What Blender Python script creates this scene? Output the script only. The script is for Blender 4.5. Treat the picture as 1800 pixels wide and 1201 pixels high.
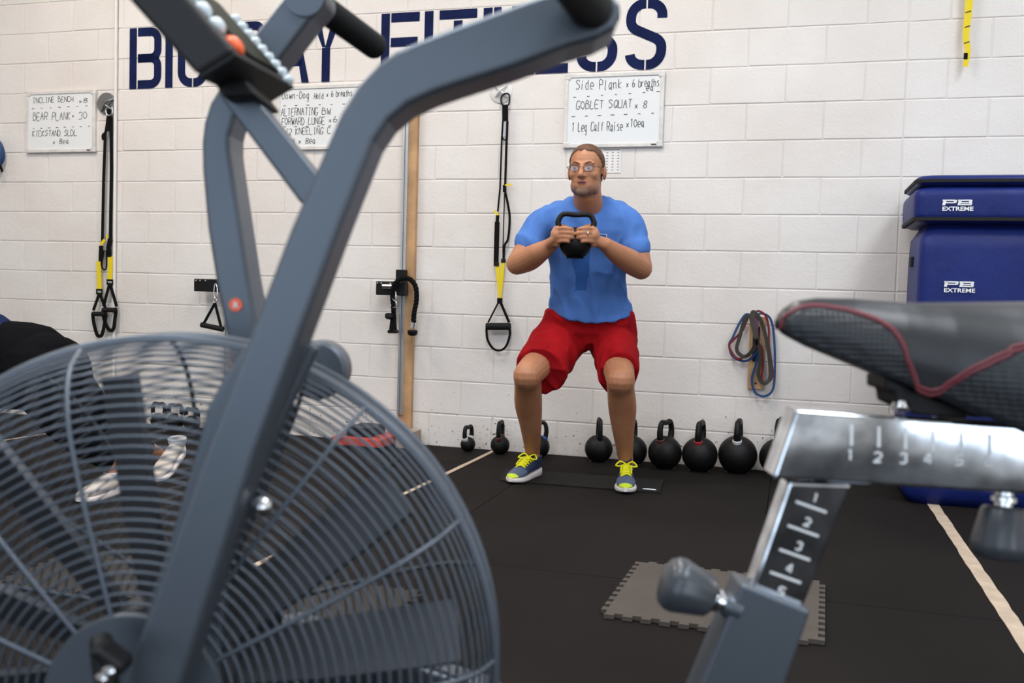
import bpy, math, random
import numpy as np
from mathutils import Vector, Matrix, noise as nz
random.seed(7)
for o in list(bpy.data.objects): bpy.data.objects.remove(o)
scn = bpy.context.scene
C = scn.collection
V = Vector

# ------------------------------------------------------------------ camera
FPX, TH, DW, ROLL, PITCH, CH = 1700.0, 0.2833, 5.7633, 0.0281, 0.050, 0.948
cd = bpy.data.cameras.new('camera'); cam = bpy.data.objects.new('camera', cd); C.objects.link(cam)
cd.sensor_fit = 'HORIZONTAL'; cd.sensor_width = 36.0; cd.lens = FPX / 1800 * 36; cd.clip_start = .05
cam.matrix_world = Matrix.Translation((0, 0, CH)) @ Matrix.Rotation(math.pi/2 - PITCH, 4, 'X') @ Matrix.Rotation(ROLL, 4, 'Z')
cd.dof.use_dof = True; cd.dof.focus_distance = 4.6; cd.dof.aperture_fstop = 5.0
scn.camera = cam

# ------------------------------------------------------------------ view, world, large lights
vs = scn.view_settings
vs.view_transform = 'Standard'; vs.look = 'None'; vs.gamma = 1.0; vs.use_curve_mapping = False
vs.exposure = -0.02
w = bpy.data.worlds.new('world'); scn.world = w; w.use_nodes = True
w.node_tree.nodes['Background'].inputs[0].default_value = (.55, .65, .8, 1)
w.node_tree.nodes['Background'].inputs[1].default_value = .15
WR = Matrix.Translation((0, DW, 0)) @ Matrix.Rotation(-TH, 4, 'Z')      # wall frame: x along wall, -y into the room
def Wp(x, off, z): return WR @ V((x, -off, z))
def area(name, loc, rot, sx, sy, power, col):
    l = bpy.data.lights.new(name, 'AREA'); l.shape = 'RECTANGLE'; l.size = sx; l.size_y = sy; l.energy = power; l.color = col
    o = bpy.data.objects.new(name, l); C.objects.link(o)
    o.matrix_world = WR @ Matrix.Translation(loc) @ rot; return o
FLAT = Matrix.Identity(4)
PANELS = [(-2.6, -2.0), (.4, -2.0), (3.4, -2.0), (-2.6, -5.0), (.4, -5.0), (3.4, -5.0)]
PCOL = [(1, .87, .76), (1, .93, .86), (.78, .88, 1), (.86, .93, 1), (.84, .92, 1), (.82, .91, 1)]
PPOW = [66, 54, 46, 62, 76, 80]
for (x, y), c_, p_ in zip(PANELS, PCOL, PPOW):
    area('ceiling_lamp_light', (x, y, 4.12), FLAT, .60 if y > -3 else 1.2, 1.2 if y > -3 else 2.0, p_, c_)  # rear row wider and cooler, standing in for light bounced off the ceiling
# daylight through the open bay door behind the camera
area('bay_door_daylight', (.4, -8.88, 1.75), Matrix.Rotation(math.pi/2, 4, 'X'), 4.2, 3.2, 85, (.70, .84, 1.0))
area('added_side_fill', (5.12, -7.5, 1.15), Matrix.Rotation(math.pi/2, 4, 'Y'), 2.0, 2.2, 55, (.74, .86, 1.0))  # added unseen fill, no door here; whitens the right end of the rail

# ------------------------------------------------------------------ pixel -> place helpers (1800 x 1201 frame)
def ray(px, py):
    cr, sr = math.cos(ROLL), math.sin(ROLL); a, b = px - 900, py - 600.5
    u = a*cr + b*sr; v = -a*sr + b*cr; cp, sp = math.cos(PITCH), math.sin(PITCH)
    R = u/FPX; U = -v/FPX
    return V((R, cp + U*sp, U*cp - sp))
CAM = V((0, 0, CH))
def at(px, py, Y): d = ray(px, py); return CAM + d*(Y/d.y)
def flo(px, py, z=0): d = ray(px, py); return CAM + d*((z - CH)/d.z)
WN = (WR.to_3x3() @ V((0, 1, 0)))
def wal(px, py, off=0.0):
    d = ray(px, py); p0 = V((0, DW, 0)) - WN*off
    return CAM + d*((p0 - CAM).dot(WN)/d.dot(WN))
def wxz(px, py, off=0.0):
    q = WR.inverted() @ wal(px, py, off); return q.x, q.z

# ------------------------------------------------------------------ materials
def mat(name, col, rough=.5, metal=0, bump=0, bs=60, var=0, vs_=6, spec=.5, col2=None, coat=0, trans=0, dist=.002):
    m = bpy.data.materials.new(name); m.use_nodes = True; nt = m.node_tree; b = nt.nodes['Principled BSDF']
    b.inputs['Base Color'].default_value = (*col, 1); b.inputs['Roughness'].default_value = rough
    b.inputs['Metallic'].default_value = metal; b.inputs['Specular IOR Level'].default_value = spec
    if coat: b.inputs['Coat Weight'].default_value = coat
    if trans: b.inputs['Transmission Weight'].default_value = trans
    tc = nt.nodes.new('ShaderNodeTexCoord')
    if var or col2:
        n = nt.nodes.new('ShaderNodeTexNoise'); n.inputs['Scale'].default_value = vs_; n.inputs['Detail'].default_value = 4
        nt.links.new(tc.outputs['Object'], n.inputs['Vector'])
        r = nt.nodes.new('ShaderNodeValToRGB'); c2 = col2 or tuple(c*(1-var) for c in col)
        r.color_ramp.elements[0].position = .38; r.color_ramp.elements[1].position = .62
        r.color_ramp.elements[0].color = (*c2, 1); r.color_ramp.elements[1].color = (*col, 1)
        nt.links.new(n.outputs['Fac'], r.inputs['Fac']); nt.links.new(r.outputs['Color'], b.inputs['Base Color'])
    if bump:
        n2 = nt.nodes.new('ShaderNodeTexNoise'); n2.inputs['Scale'].default_value = bs; n2.inputs['Detail'].default_value = 5
        nt.links.new(tc.outputs['Object'], n2.inputs['Vector'])
        bp = nt.nodes.new('ShaderNodeBump'); bp.inputs['Strength'].default_value = bump; bp.inputs['Distance'].default_value = dist
        nt.links.new(n2.outputs['Fac'], bp.inputs['Height']); nt.links.new(bp.outputs['Normal'], b.inputs['Normal'])
    return m
def wall_paint():
    m = mat('painted_block', (.80, .765, .73), .55); nt = m.node_tree; b = nt.nodes['Principled BSDF']; N = nt.nodes.new; Lk = nt.links.new
    g = N('ShaderNodeNewGeometry'); sp = N('ShaderNodeSeparateXYZ'); Lk(g.outputs['Position'], sp.inputs[0])
    big = N('ShaderNodeTexNoise'); big.inputs['Scale'].default_value = 1.7; big.inputs['Detail'].default_value = 5; Lk(g.outputs['Position'], big.inputs['Vector'])
    r = N('ShaderNodeValToRGB'); r.color_ramp.elements[0].position = .35; r.color_ramp.elements[1].position = .65
    r.color_ramp.elements[0].color = (.72, .665, .62, 1); r.color_ramp.elements[1].color = (.78, .74, .705, 1); Lk(big.outputs['Fac'], r.inputs['Fac'])
    pit = N('ShaderNodeTexNoise'); pit.inputs['Scale'].default_value = 55; pit.inputs['Detail'].default_value = 3; Lk(g.outputs['Position'], pit.inputs['Vector'])
    hz = N('ShaderNodeMapRange'); hz.inputs['From Min'].default_value = .10; hz.inputs['From Max'].default_value = .45
    hz.inputs['To Min'].default_value = .66; hz.inputs['To Max'].default_value = .79; Lk(sp.outputs['Z'], hz.inputs['Value'])
    gt = N('ShaderNodeMath'); gt.operation = 'GREATER_THAN'; Lk(pit.outputs['Fac'], gt.inputs[0]); Lk(hz.outputs['Result'], gt.inputs[1])
    mx = N('ShaderNodeMix'); mx.data_type = 'RGBA'; Lk(gt.outputs[0], mx.inputs['Factor']); Lk(r.outputs['Color'], mx.inputs['A'])
    mx.inputs['B'].default_value = (.16, .13, .11, 1); Lk(mx.outputs['Result'], b.inputs['Base Color'])
    f1 = N('ShaderNodeTexNoise'); f1.inputs['Scale'].default_value = 70; f1.inputs['Detail'].default_value = 6; Lk(g.outputs['Position'], f1.inputs['Vector'])
    f2 = N('ShaderNodeTexNoise'); f2.inputs['Scale'].default_value = 9; f2.inputs['Detail'].default_value = 4; Lk(g.outputs['Position'], f2.inputs['Vector'])
    ad = N('ShaderNodeMath'); ad.operation = 'MULTIPLY_ADD'; ad.inputs[1].default_value = 2.5; Lk(f2.outputs['Fac'], ad.inputs[0]); Lk(f1.outputs['Fac'], ad.inputs[2])
    bp = N('ShaderNodeBump'); bp.inputs['Strength'].default_value = .35; bp.inputs['Distance'].default_value = .004
    Lk(ad.outputs[0], bp.inputs['Height']); Lk(bp.outputs['Normal'], b.inputs['Normal']); return m
MT = dict(
    wall=wall_paint(),
    plaster=mat('plaster', (.74, .72, .69), .8, bump=.2), ceil=mat('ceiling_paint', (.75, .75, .74), .8, bump=.2),
    rubber=mat('rubber_mat', (.0135, .0112, .0104), .8, bump=.25, bs=220, var=.25, vs_=1.2, spec=.09),
    gap=mat('subfloor', (.008, .008, .008), .9),
    tape=mat('floor_tape', (.56, .44, .33), .7, var=.2, vs_=14),
    navy=mat('navy_wall_paint', (.010, .017, .072), .8, spec=.08, var=.25, vs_=9, bump=.25, bs=80),
    paint=mat('slate_powder_coat', (.115, .132, .157), .40, .6, bump=.10, bs=420, var=.06, vs_=3),
    wire=mat('slate_wire_coat', (.108, .124, .15), .40, .55),
    blade=mat('blade_steel', (.105, .11, .125), .42, .5, var=.15, vs_=8),
    blackp=mat('black_plastic', (.005, .005, .0055), .5, bump=.1, bs=300, spec=.25),
    grip=mat('black_rubber_grip', (.009, .009, .009), .75, spec=.25, bump=.2, bs=250),
    conside=mat('console_plastic', (.020, .019, .020), .55, spec=.3, bump=.1, bs=300),
    lcd=mat('dark_lcd', (.009, .011, .004), .6, spec=.12),
    btn=mat('pale_silicone_button', (.62, .68, .72), .25),
    orange=mat('orange_button', (.95, .13, .03), .3),
    white=mat('white_print', (.85, .85, .85), .5),
    chrome=mat('scratched_chrome', (.80, .83, .88), .07, 1, bump=.008, bs=14, var=.45, vs_=26),
    steel=mat('bright_steel', (.75, .75, .76), .2, 1),
    leather=mat('saddle_vinyl', (.022, .022, .024), .36, bump=.15, bs=350),
    redp=mat('red_piping', (.15, .02, .03), .5, bump=.2, bs=500),
    knob=mat('knob_plastic', (.055, .06, .07), .33, bump=.05),
    iron=mat('kettlebell_iron', (.0055, .005, .005), .5, spec=.25, bump=.35, bs=160, var=.2, vs_=30),
    wood=mat('pine_board', (.56, .33, .16), .55, var=.28, vs_=7, bump=.15, bs=40),
    alu=mat('aluminium_rail', (.70, .72, .74), .3, .85),
    web=mat('black_webbing', (.006, .006, .006), .85, bump=.4, bs=500, spec=.12),
    yel=mat('yellow_webbing', (.80, .60, .0), .6, bump=.3, bs=500),
    board=mat('whiteboard_enamel', (.78, .79, .79), .18),
    frame=mat('whiteboard_frame', (.72, .69, .66), .45, var=.15, vs_=20),
    ink=mat('black_marker_ink', (.02, .02, .02), .5),
    paper=mat('printed_paper', (.80, .78, .76), .7),
    greyd=mat('grey_anchor_plate', (.22, .22, .22), .35, .6),
    wanchor=mat('white_anchor_plate', (.76, .74, .72), .5),
    conduit=mat('painted_conduit', (.78, .745, .71), .5),
    vinyl=mat('blue_vinyl', (.010, .021, .150), .45, spec=.25, bump=.5, bs=11, var=.18, vs_=4, dist=.01),
    velcro=mat('black_velcro', (.01, .01, .01), .9, bump=.4, bs=400),
    bblue=mat('blue_band', (.01, .05, .16), .5), bred=mat('red_band', (.16, .008, .012), .5), bolive=mat('olive_band', (.032, .027, .02), .55),
    foam=mat('grey_foam', (.070, .056, .046), .8, bump=.35, bs=120, var=.15, vs_=6),
    foamd=mat('black_foam', (.016, .0135, .012), .85, bump=.3, bs=120),
    blackf=mat('black_slant_board', (.007, .0065, .006), .75, bump=.2, bs=200, spec=.2),
    redb=mat('red_orange_plastic', (.62, .06, .02), .45), beige=mat('beige_card', (.42, .34, .27), .7, var=.1),
    led=None,
)
def emit(name, col, s):
    m = bpy.data.materials.new(name); m.use_nodes = True; b = m.node_tree.nodes['Principled BSDF']
    b.inputs['Base Color'].default_value = (*col, 1); b.inputs['Emission Color'].default_value = (*col, 1); b.inputs['Emission Strength'].default_value = s; return m
MT['led'] = emit('lamp_diffuser', (1, .95, .88), 4)

# ------------------------------------------------------------------ mesh helpers (all in world coordinates)
class MB:
    def __init__(s): s.v = []; s.f = []; s.m = []
    def add(s, vs, fs, mi=0):
        k = len(s.v); s.v += [V(p) for p in vs]
        for f in fs: s.f.append([i+k for i in f]); s.m.append(mi)
        return s
    def hexa(s, p, mi=0):      # p: 4 bottom, 4 top
        return s.add(p, [(3,2,1,0),(4,5,6,7),(0,1,5,4),(1,2,6,5),(2,3,7,6),(3,0,4,7)], mi)
    def box(s, c, d, M=None, mi=0):
        c = V(c); x, y, z = (q/2 for q in d); M = M or Matrix.Identity(3)
        ps = [c + M @ V(q) for q in ((-x,-y,-z),(x,-y,-z),(x,y,-z),(-x,y,-z),(-x,-y,z),(x,-y,z),(x,y,z),(-x,y,z))]
        return s.hexa(ps, mi)
    def prism(s, poly, ext, mi=0):       # planar polygon (3d points), extruded by vector
        n = len(poly); ext = V(ext); a = [V(p) for p in poly]; b = [p + ext for p in a]
        fs = [tuple(range(n))[::-1], tuple(range(n, 2*n))] + [(i, (i+1) % n, n+(i+1) % n, n+i) for i in range(n)]
        return s.add(a+b, fs, mi)
    def loft(s, rings, cap=True, mi=0, closed=True):
        n = len(rings[0]); vs = [p for r in rings for p in r]; fs = []
        for i in range(len(rings)-1):
            for j in range(n if closed else n-1):
                k = (j+1) % n; fs.append((i*n+j, i*n+k, (i+1)*n+k, (i+1)*n+j))
        if cap: fs += [tuple(range(n))[::-1], tuple(range((len(rings)-1)*n, len(rings)*n))]
        return s.add(vs, fs, mi)
    def tube(s, path, r, n=12, cap=True, loop=False, mi=0):
        path = [V(p) for p in path]; m = len(path)
        rs = r if isinstance(r, (list, tuple)) else [r]*m
        T = []
        for i in range(m):
            a = path[(i-1) % m] if (loop or i) else path[0]; b = path[(i+1) % m] if (loop or i < m-1) else path[-1]
            T.append((b-a).normalized())
        u = T[0].orthogonal().normalized(); rings = []
        for i in range(m):
            u = (u - T[i]*u.dot(T[i])).normalized(); w_ = T[i].cross(u)
            ra = rs[i] if isinstance(rs[i], (tuple, list)) else (rs[i], rs[i])
            rings.append([path[i] + u*(math.cos(t)*ra[0]) + w_*(math.sin(t)*ra[1]) for t in (2*math.pi*k/n for k in range(n))])
        if loop: rings.append(rings[0]); cap = False
        return s.loft(rings, cap, mi)
    def strap(s, path, wd, t, nrm, loop=False, mi=0):    # flat strap lying in the plane whose normal is nrm
        path = [V(p) for p in path]; m = len(path); nrm = V(nrm).normalized(); rings = []
        if isinstance(wd, (list, tuple)) and len(wd) != m: wd = [float(np.interp(k/(m-1), [q/(len(wd)-1) for q in range(len(wd))], wd)) for k in range(m)]
        for i in range(m):
            a = path[(i-1) % m] if (loop or i) else path[0]; b = path[(i+1) % m] if (loop or i < m-1) else path[-1]
            T = (b-a).normalized(); S = T.cross(nrm).normalized()
            ww = wd[i] if isinstance(wd, (list, tuple)) else wd
            rings.append([path[i]+S*ww/2+nrm*t/2, path[i]-S*ww/2+nrm*t/2, path[i]-S*ww/2-nrm*t/2, path[i]+S*ww/2-nrm*t/2])
        if loop: rings.append(rings[0])
        return s.loft(rings, not loop, mi)
    def lathe(s, prof, o, ax, n=28, mi=0):      # prof: (radius, distance along ax)
        o = V(o); ax = V(ax).normalized(); u = ax.orthogonal().normalized(); w_ = ax.cross(u)
        return s.loft([[o + ax*h + (u*math.cos(t)+w_*math.sin(t))*max(r, 1e-4) for t in (2*math.pi*k/n for k in range(n))] for r, h in prof], True, mi)
    def ell(s, c, r, n=20, M=None, mi=0):
        c = V(c); M = M or Matrix.Identity(3); h = n//2
        return s.loft([[c + M @ V((r[0]*math.sin(a)*math.cos(t), r[1]*math.sin(a)*math.sin(t), r[2]*math.cos(a))) for t in (2*math.pi*k/n for k in range(n))]
                       for a in ((.02 + (math.pi-.04)*i/h) for i in range(h+1))], True, mi)
    def build(s, name, mats, parent=None, smooth=None, bevel=0, seg=2):
        if not isinstance(mats, (list, tuple)): mats = [mats]
        if parent is not None: inv = ROOT[parent.as_pointer()]
        else:
            lo = V((min(p[i] for p in s.v) for i in range(3))); hi = V((max(p[i] for p in s.v) for i in range(3)))
            loc = V(((lo.x+hi.x)/2, (lo.y+hi.y)/2, lo.z)); inv = Matrix.Translation(-loc)
        me = bpy.data.meshes.new(name); me.from_pydata([tuple(inv @ p) for p in s.v], [], s.f)
        for m in mats: me.materials.append(MT[m] if isinstance(m, str) else m)
        me.polygons.foreach_set('material_index', s.m); me.validate(); me.update()
        if smooth is not None:
            me.shade_smooth()
            if smooth < 179: me.set_sharp_from_angle(angle=math.radians(smooth))
        o = bpy.data.objects.new(name, me); C.objects.link(o)
        if parent is not None: o.parent = parent
        else: o.location = loc
        ROOT[o.as_pointer()] = inv
        if bevel:
            b = o.modifiers.new('bevel', 'BEVEL'); b.width = bevel; b.segments = seg; b.limit_method = 'ANGLE'; b.angle_limit = math.radians(35)
        return o
ROOT = {}
def tag(o, label=None, cat=None, group=None, kind=None):
    if label: o['label'] = label
    if cat: o['category'] = cat
    if group: o['group'] = group
    if kind: o['kind'] = kind
    return o
def thing(name, loc, label, cat, group=None, rz=0):
    o = bpy.data.objects.new(name, None); C.objects.link(o); o.location = loc; o.rotation_euler.z = rz; o.empty_display_size = .1
    ROOT[o.as_pointer()] = (Matrix.Translation(V(loc)) @ Matrix.Rotation(rz, 4, 'Z')).inverted()
    return tag(o, label, cat, group)
def crom(pts, sub=6, loop=False):           # smooth curve through points (any dimension)
    P = [np.array(p, float) for p in pts]; n = len(P); out = []
    rng = range(n if loop else n-1)
    for i in rng:
        p0 = P[i-1] if (loop or i) else 2*P[0]-P[1]; p1 = P[i]; p2 = P[(i+1) % n]; p3 = P[(i+2) % n] if (loop or i+2 < n) else 2*P[-1]-P[-2]
        for k in range(sub):
            t = k/sub; out.append(.5*(2*p1 + (p2-p0)*t + (2*p0-5*p1+4*p2-p3)*t*t + (3*p1-p0-3*p2+p3)*t**3))
    if not loop: out.append(P[-1])
    return out
def cv(pts, sub=6, loop=False): return [V(p) for p in crom(pts, sub, loop)]
def bake(o, mods):                          # apply modifiers into a plain mesh
    for kind, kw in mods:
        m = o.modifiers.new(kind.lower(), kind)
        for k, v in kw.items(): setattr(m, k, v)
    dg = bpy.context.evaluated_depsgraph_get(); dg.update()
    me = bpy.data.meshes.new_from_object(o.evaluated_get(dg)); old = o.data; nm = old.name
    mats = [m for m in old.materials]
    o.modifiers.clear(); o.data = me; bpy.data.meshes.remove(old); me.name = nm
    if not me.materials:
        for m in mats: me.materials.append(m)
    me.shade_smooth(); return o
def text_mesh(txt, name, m, parent, origin, ux, uy, size, sx=1.0, bold=0.0, thick=.0006, align='LEFT'):
    cu = bpy.data.curves.new(name, 'FONT'); cu.body = txt; cu.size = 1; cu.offset = bold; cu.align_x = align
    t = bpy.data.objects.new(name, cu); C.objects.link(t); dg = bpy.context.evaluated_depsgraph_get(); dg.update()
    me = bpy.data.meshes.new_from_object(t.evaluated_get(dg)); bpy.data.objects.remove(t)
    ux = V(ux).normalized(); uy = V(uy).normalized(); inv = ROOT[parent.as_pointer()]
    nz = ux.cross(uy)
    for v in me.vertices: v.co = inv @ (V(origin) + ux*(v.co.x*size*sx) + uy*(v.co.y*size) + nz*thick)
    me.materials.clear(); me.materials.append(MT[m])
    o = bpy.data.objects.new(name, me); C.objects.link(o); o.parent = parent; ROOT[o.as_pointer()] = inv; return o
UX = V((math.cos(TH), -math.sin(TH), 0)); UZ = V((0, 0, 1)); NW = -WN      # along wall, up, out of wall

# ------------------------------------------------------------------ the room
X0, X1, YB, HC = -5.6, 5.2, -9.0, 4.3
def slab(name, x0, x1, y0, y1, z0, z1, m):
    b = MB(); b.hexa([WR @ V(p) for p in ((x0,y0,z0),(x1,y0,z0),(x1,y1,z0),(x0,y1,z0),(x0,y0,z1),(x1,y0,z1),(x1,y1,z1),(x0,y1,z1))])
    return tag(b.build(name, m), kind='structure')
JD = .0042
wall_back = slab('wall_back', X0, X1, JD, .2, -.03, HC, 'wall')
slab('wall_left', X0-.2, X0, YB, .2, -.03, HC, 'plaster'); slab('wall_right', X1, X1+.2, YB, .2, -.03, HC, 'plaster')
slab('ceiling', X0-.2, X1+.2, YB-.2, .2, HC, HC+.1, 'ceil')
# rear wall around the open bay door
rear = MB()
for x0, x1, z0, z1 in ((X0, -1.8, -.03, HC), (2.6, X1, -.03, HC), (-1.8, 2.6, 3.4, HC)):
    rear.hexa([WR @ V(p) for p in ((x0,YB-.2,z0),(x1,YB-.2,z0),(x1,YB,z0),(x0,YB,z0),(x0,YB-.2,z1),(x1,YB-.2,z1),(x1,YB,z1),(x0,YB,z1))])
tag(rear.build('wall_rear', 'plaster'), kind='structure')
floor = slab('floor', X0, X1, YB, JD, -.05, -.014, 'gap')

# concrete blocks, one object each, sharing a few slightly uneven meshes
BW, BH, GAP = .4064, .2032, .0075
XJ = -.3143; Z0 = 1.2139 - 6*BH                    # joint phase, course 0 bottom
def block_mesh(wd, hg, k):
    rnd = random.Random(k); ch = .004; me = bpy.data.meshes.new('concrete_block'); a, h = wd/2 - GAP/2, hg/2 - GAP/2
    j = lambda s=.0016: rnd.uniform(-s, s)
    out = [(-a+j(), -h+j()), (a+j(), -h+j()), (a+j(), h+j()), (-a+j(), h+j())]
    vs = [(x, JD+.001, z) for x, z in out] + [(x, .0012, z) for x, z in out] + [(x-math.copysign(ch, x), j(.0009), z-math.copysign(ch, z)) for x, z in out]
    fs = [(8,9,10,11)] + [(i, (i+1) % 4, 4+(i+1) % 4, 4+i) for i in range(4)] + [(4+i, 4+(i+1) % 4, 8+(i+1) % 4, 8+i) for i in range(4)]
    me.from_pydata(vs, [], fs); me.materials.append(MT['wall']); me.update(); return me
FULL = [block_mesh(BW, BH, k) for k in range(7)]; HALF = [block_mesh(BW/2, BH, 50+k) for k in range(3)]
LOW = [block_mesh(BW, BH+Z0*0, 80+k) for k in range(3)]
XC = XJ + 6*BW                                      # control joint beside the boxes
nb = 0
winv = ROOT[wall_back.as_pointer()]
def put_block(me, x, z):
    global nb
    o = bpy.data.objects.new('concrete_block', me); C.objects.link(o); o.parent = wall_back
    o.matrix_local = winv @ WR @ Matrix.Translation((x, 0, z)); nb += 1
for r in range(15):
    zc = Z0 + (r+.5)*BH; ph = 0 if r % 2 else .5
    i0, i1 = -9, 6
    if ph == 0:
        for i in range(i0, i1): put_block(FULL[random.randrange(7)], XJ + (i+.5)*BW, zc)
    else:
        for i in range(i0, i1): put_block(FULL[random.randrange(7)], XJ + i*BW, zc)
        put_block(HALF[random.randrange(3)], XC - BW/4, zc)
    xs = XC
    if ph: put_block(HALF[random.randrange(3)], xs + BW/4, zc); xs += BW/2
    for i in range(2): put_block(FULL[random.randrange(7)], xs + (i+.5)*BW, zc)

# rubber mats on the floor
sa = WR.inverted() @ flo(856, 882); sb = WR.inverted() @ flo(940, 1001)
MX, MY = 1.22, 1.83
finv = ROOT[floor.as_pointer()]
g = .003
mme = bpy.data.meshes.new('rubber_mat'); mb = MB(); mb.box((0, 0, -.007), (MX-g, MY-g, .014))
mme.from_pydata([tuple(p) for p in mb.v], [], mb.f); mme.materials.append(MT['rubber']); mme.update()
ynear = sb.y
for i in range(-4, 4):
    for jx in range(-4, 3):
        cx = sa.x + (i+.5)*MX; cy = ynear + (jx+.5)*MY
        y0, y1 = cy - MY/2, cy + MY/2
        if cx - MX/2 < X0 or cx + MX/2 > X1 or y0 < YB: continue
        o = bpy.data.objects.new('rubber_mat', mme); C.objects.link(o); o.parent = floor
        if y1 > 0:
            if y0 > -.05: bpy.data.objects.remove(o); continue
            o.matrix_local = finv @ WR @ Matrix.Translation((cx, y0/2, 0)) @ Matrix.Diagonal((1, -y0/MY, 1, 1))
        else: o.matrix_local = finv @ WR @ Matrix.Translation((cx, cy, 0))

# ceiling lamps (fixtures), rear row sized up to imitate bounced light
for i, (x, y) in enumerate(PANELS):
    t = thing('ceiling_lamp', WR @ V((x, y, 4.14)), 'flat ceiling panel lamp, ' + ['front left', 'front middle', 'front right', 'rear left, enlarged for bounce light,', 'rear middle, enlarged for bounce light,', 'rear right, enlarged for bounce light,'][i] + ' of the six above the gym floor', 'lamp', 'ceiling panel lamps', -TH)
    M3 = WR.to_3x3(); sx_, sy_ = (.6, 1.2) if y > -3 else (1.2, 2.0)
    b = MB(); b.box(WR @ V((x, y, 4.22)), (sx_+.06, sy_+.06, .14), M3); b.build('housing', 'frame', t)
    b = MB(); b.box(WR @ V((x, y, 4.143)), (sx_, sy_, .012), M3); b.build('diffuser', 'led', t)

# ------------------------------------------------------------------ painted stencil lettering on the wall
def band2(path, wd):                        # 2d polyline -> list of quads with mitred corners
    n = len(path); L = []; R = []
    for i in range(n):
        p = np.array(path[i], float)
        d0 = p - np.array(path[i-1], float) if i else None; d1 = np.array(path[i+1], float) - p if i < n-1 else None
        d0 = d0/np.linalg.norm(d0) if d0 is not None else d1/np.linalg.norm(d1); d1 = d1/np.linalg.norm(d1) if d1 is not None else d0
        t = d0 + d1; t /= np.linalg.norm(t); nr = np.array([-t[1], t[0]]); k = 1/max(.5, nr.dot(np.array([-d0[1], d0[0]])))
        L.append(p + nr*wd/2*k); R.append(p - nr*wd/2*k)
    return L, R
def arc(cx, cz, rx, rz, a0, a1, n=7):
    return [(cx+rx*math.cos(math.radians(a0+(a1-a0)*i/n)), cz+rz*math.sin(math.radians(a0+(a1-a0)*i/n))) for i in range(n+1)]
OFFL = .0022
zt = sum(wxz(*p)[1] for p in ((245, 47), (700, 22), (1135, 1)))/3; zb = sum(wxz(*p)[1] for p in ((245, 157), (575, 142), (1140, 124)))/3
SW = .056; SG = .009
lett = thing('wall_lettering', Wp(wxz(700, 90)[0], 0, zb), 'large navy stencil lettering painted across the top of the white wall', 'lettering', rz=-TH)
def letter(polys, bands):
    b = MB()
    for p in polys: b.add([Wp(x, OFFL, z) for x, z in p], [tuple(range(len(p)))])
    for path in bands:
        L, R = band2(path, SW)
        for i in range(len(L)-1): b.add([Wp(*(q[0], OFFL, q[1])) for q in (L[i], L[i+1], R[i+1], R[i])], [(0,1,2,3)])
    b.build('letter', 'navy', lett)
def rect(x0, x1, z0, z1): return [(x0, z0), (x1, z0), (x1, z1), (x0, z1)]
def LX(a, b, y): return wxz(a, y)[0], wxz(b, y)[0]
h_ = SW/2; zm = (zt+zb)/2
def L_B(x0, x1):
    xa = x0+SW+SG; r = .055; xr = x1-h_
    up = [(xa, zt-h_)] + arc(xr-r, zt-h_-r, r, r, 90, 0) + arc(xr-r, zm+.0+r, r, r, 0, -90) + [(xa, zm)]
    dn = [(xa, zm)] + arc(xr-r, zm-r, r, r, 90, 0) + arc(xr-r, zb+h_+r, r, r, 0, -90) + [(xa, zb+h_)]
    letter([rect(x0, x0+SW, zb, zt)], [up, dn])
def L_I(x0, x1): letter([rect(x0, x0+SW, zb, zt)], [])
def L_G(x0, x1):
    r = .07; xl, xr = x0+h_, x1-h_
    letter([rect((x0+x1)/2+.02, x1, zm-.06, zm-.06+SW)], [[(xr, zt-.11)] + arc(xr-r, zt-h_-r, r, r, 0, 90) + arc(xl+r, zt-h_-r, r, r, 90, 180) + arc(xl+r, zb+h_+r, r, r, 180, 270) + [((xl+xr)/2-.004, zb+h_)],
             [((xl+xr)/2+.005, zb+h_)] + arc(xr-r, zb+h_+r, r, r, 270, 360) + [(xr, zm-.03)]])
def L_A(x0, x1):
    xm = (x0+x1)/2; q = SW*.9
    zc_ = zb+.105
    fx = lambda z, s: xm + s*((x1-x0)/2-q/2)*(1-(z-zb)/(zt-zb))
    letter([[(x0, zb), (x0+q, zb), (xm-SG/2, zt), (xm-q*.75, zt)], [(x1-q, zb), (x1, zb), (xm+q*.75, zt), (xm+SG/2, zt)],
            rect(fx(zc_, -1), fx(zc_, 1), zc_, zc_+SW)], [])
def L_Y(x0, x1):
    xm = (x0+x1)/2; zj = zb+.21
    letter([rect(xm-h_, xm+h_, zb, zj), [(xm-h_+.002, zj+.004), (xm-.004, zj+.004), (x0+SW*1.05, zt), (x0, zt)], [(xm-h_+.02, zj+.001), (xm+h_, zj+.001), (x1, zt), (x1-SW*1.05, zt), (xm+.002, zj+.03)]], [])
def L_F(x0, x1):
    xa = x0+SW+SG; letter([rect(x0, x0+SW, zb, zt), rect(xa, x1, zt-SW, zt), rect(xa, x1-.01, zm-.005, zm-.005+SW)], [])
def L_T(x0, x1):
    xm = (x0+x1)/2; letter([rect(x0, x1, zt-SW, zt), rect(xm-h_, xm+h_, zb, zt-SW-SG)], [])
def L_N(x0, x1):
    letter([rect(x0, x0+SW, zb, zt), rect(x1-SW, x1, zb, zt), [(x1-SW-SG-.045, zb), (x1-SW-SG, zb), (x1-SW-SG, zb+.08), (x0+SW+SG+.045, zt), (x0+SW+SG, zt), (x0+SW+SG, zt-.08)]], [])
def L_E(x0, x1):
    xa = x0+SW+SG; letter([rect(x0, x0+SW, zb, zt)] + [rect(xa, x1-d, z, z+SW) for z, d in ((zb, 0), (zm-h_, .02), (zt-SW, 0))], [])
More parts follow.
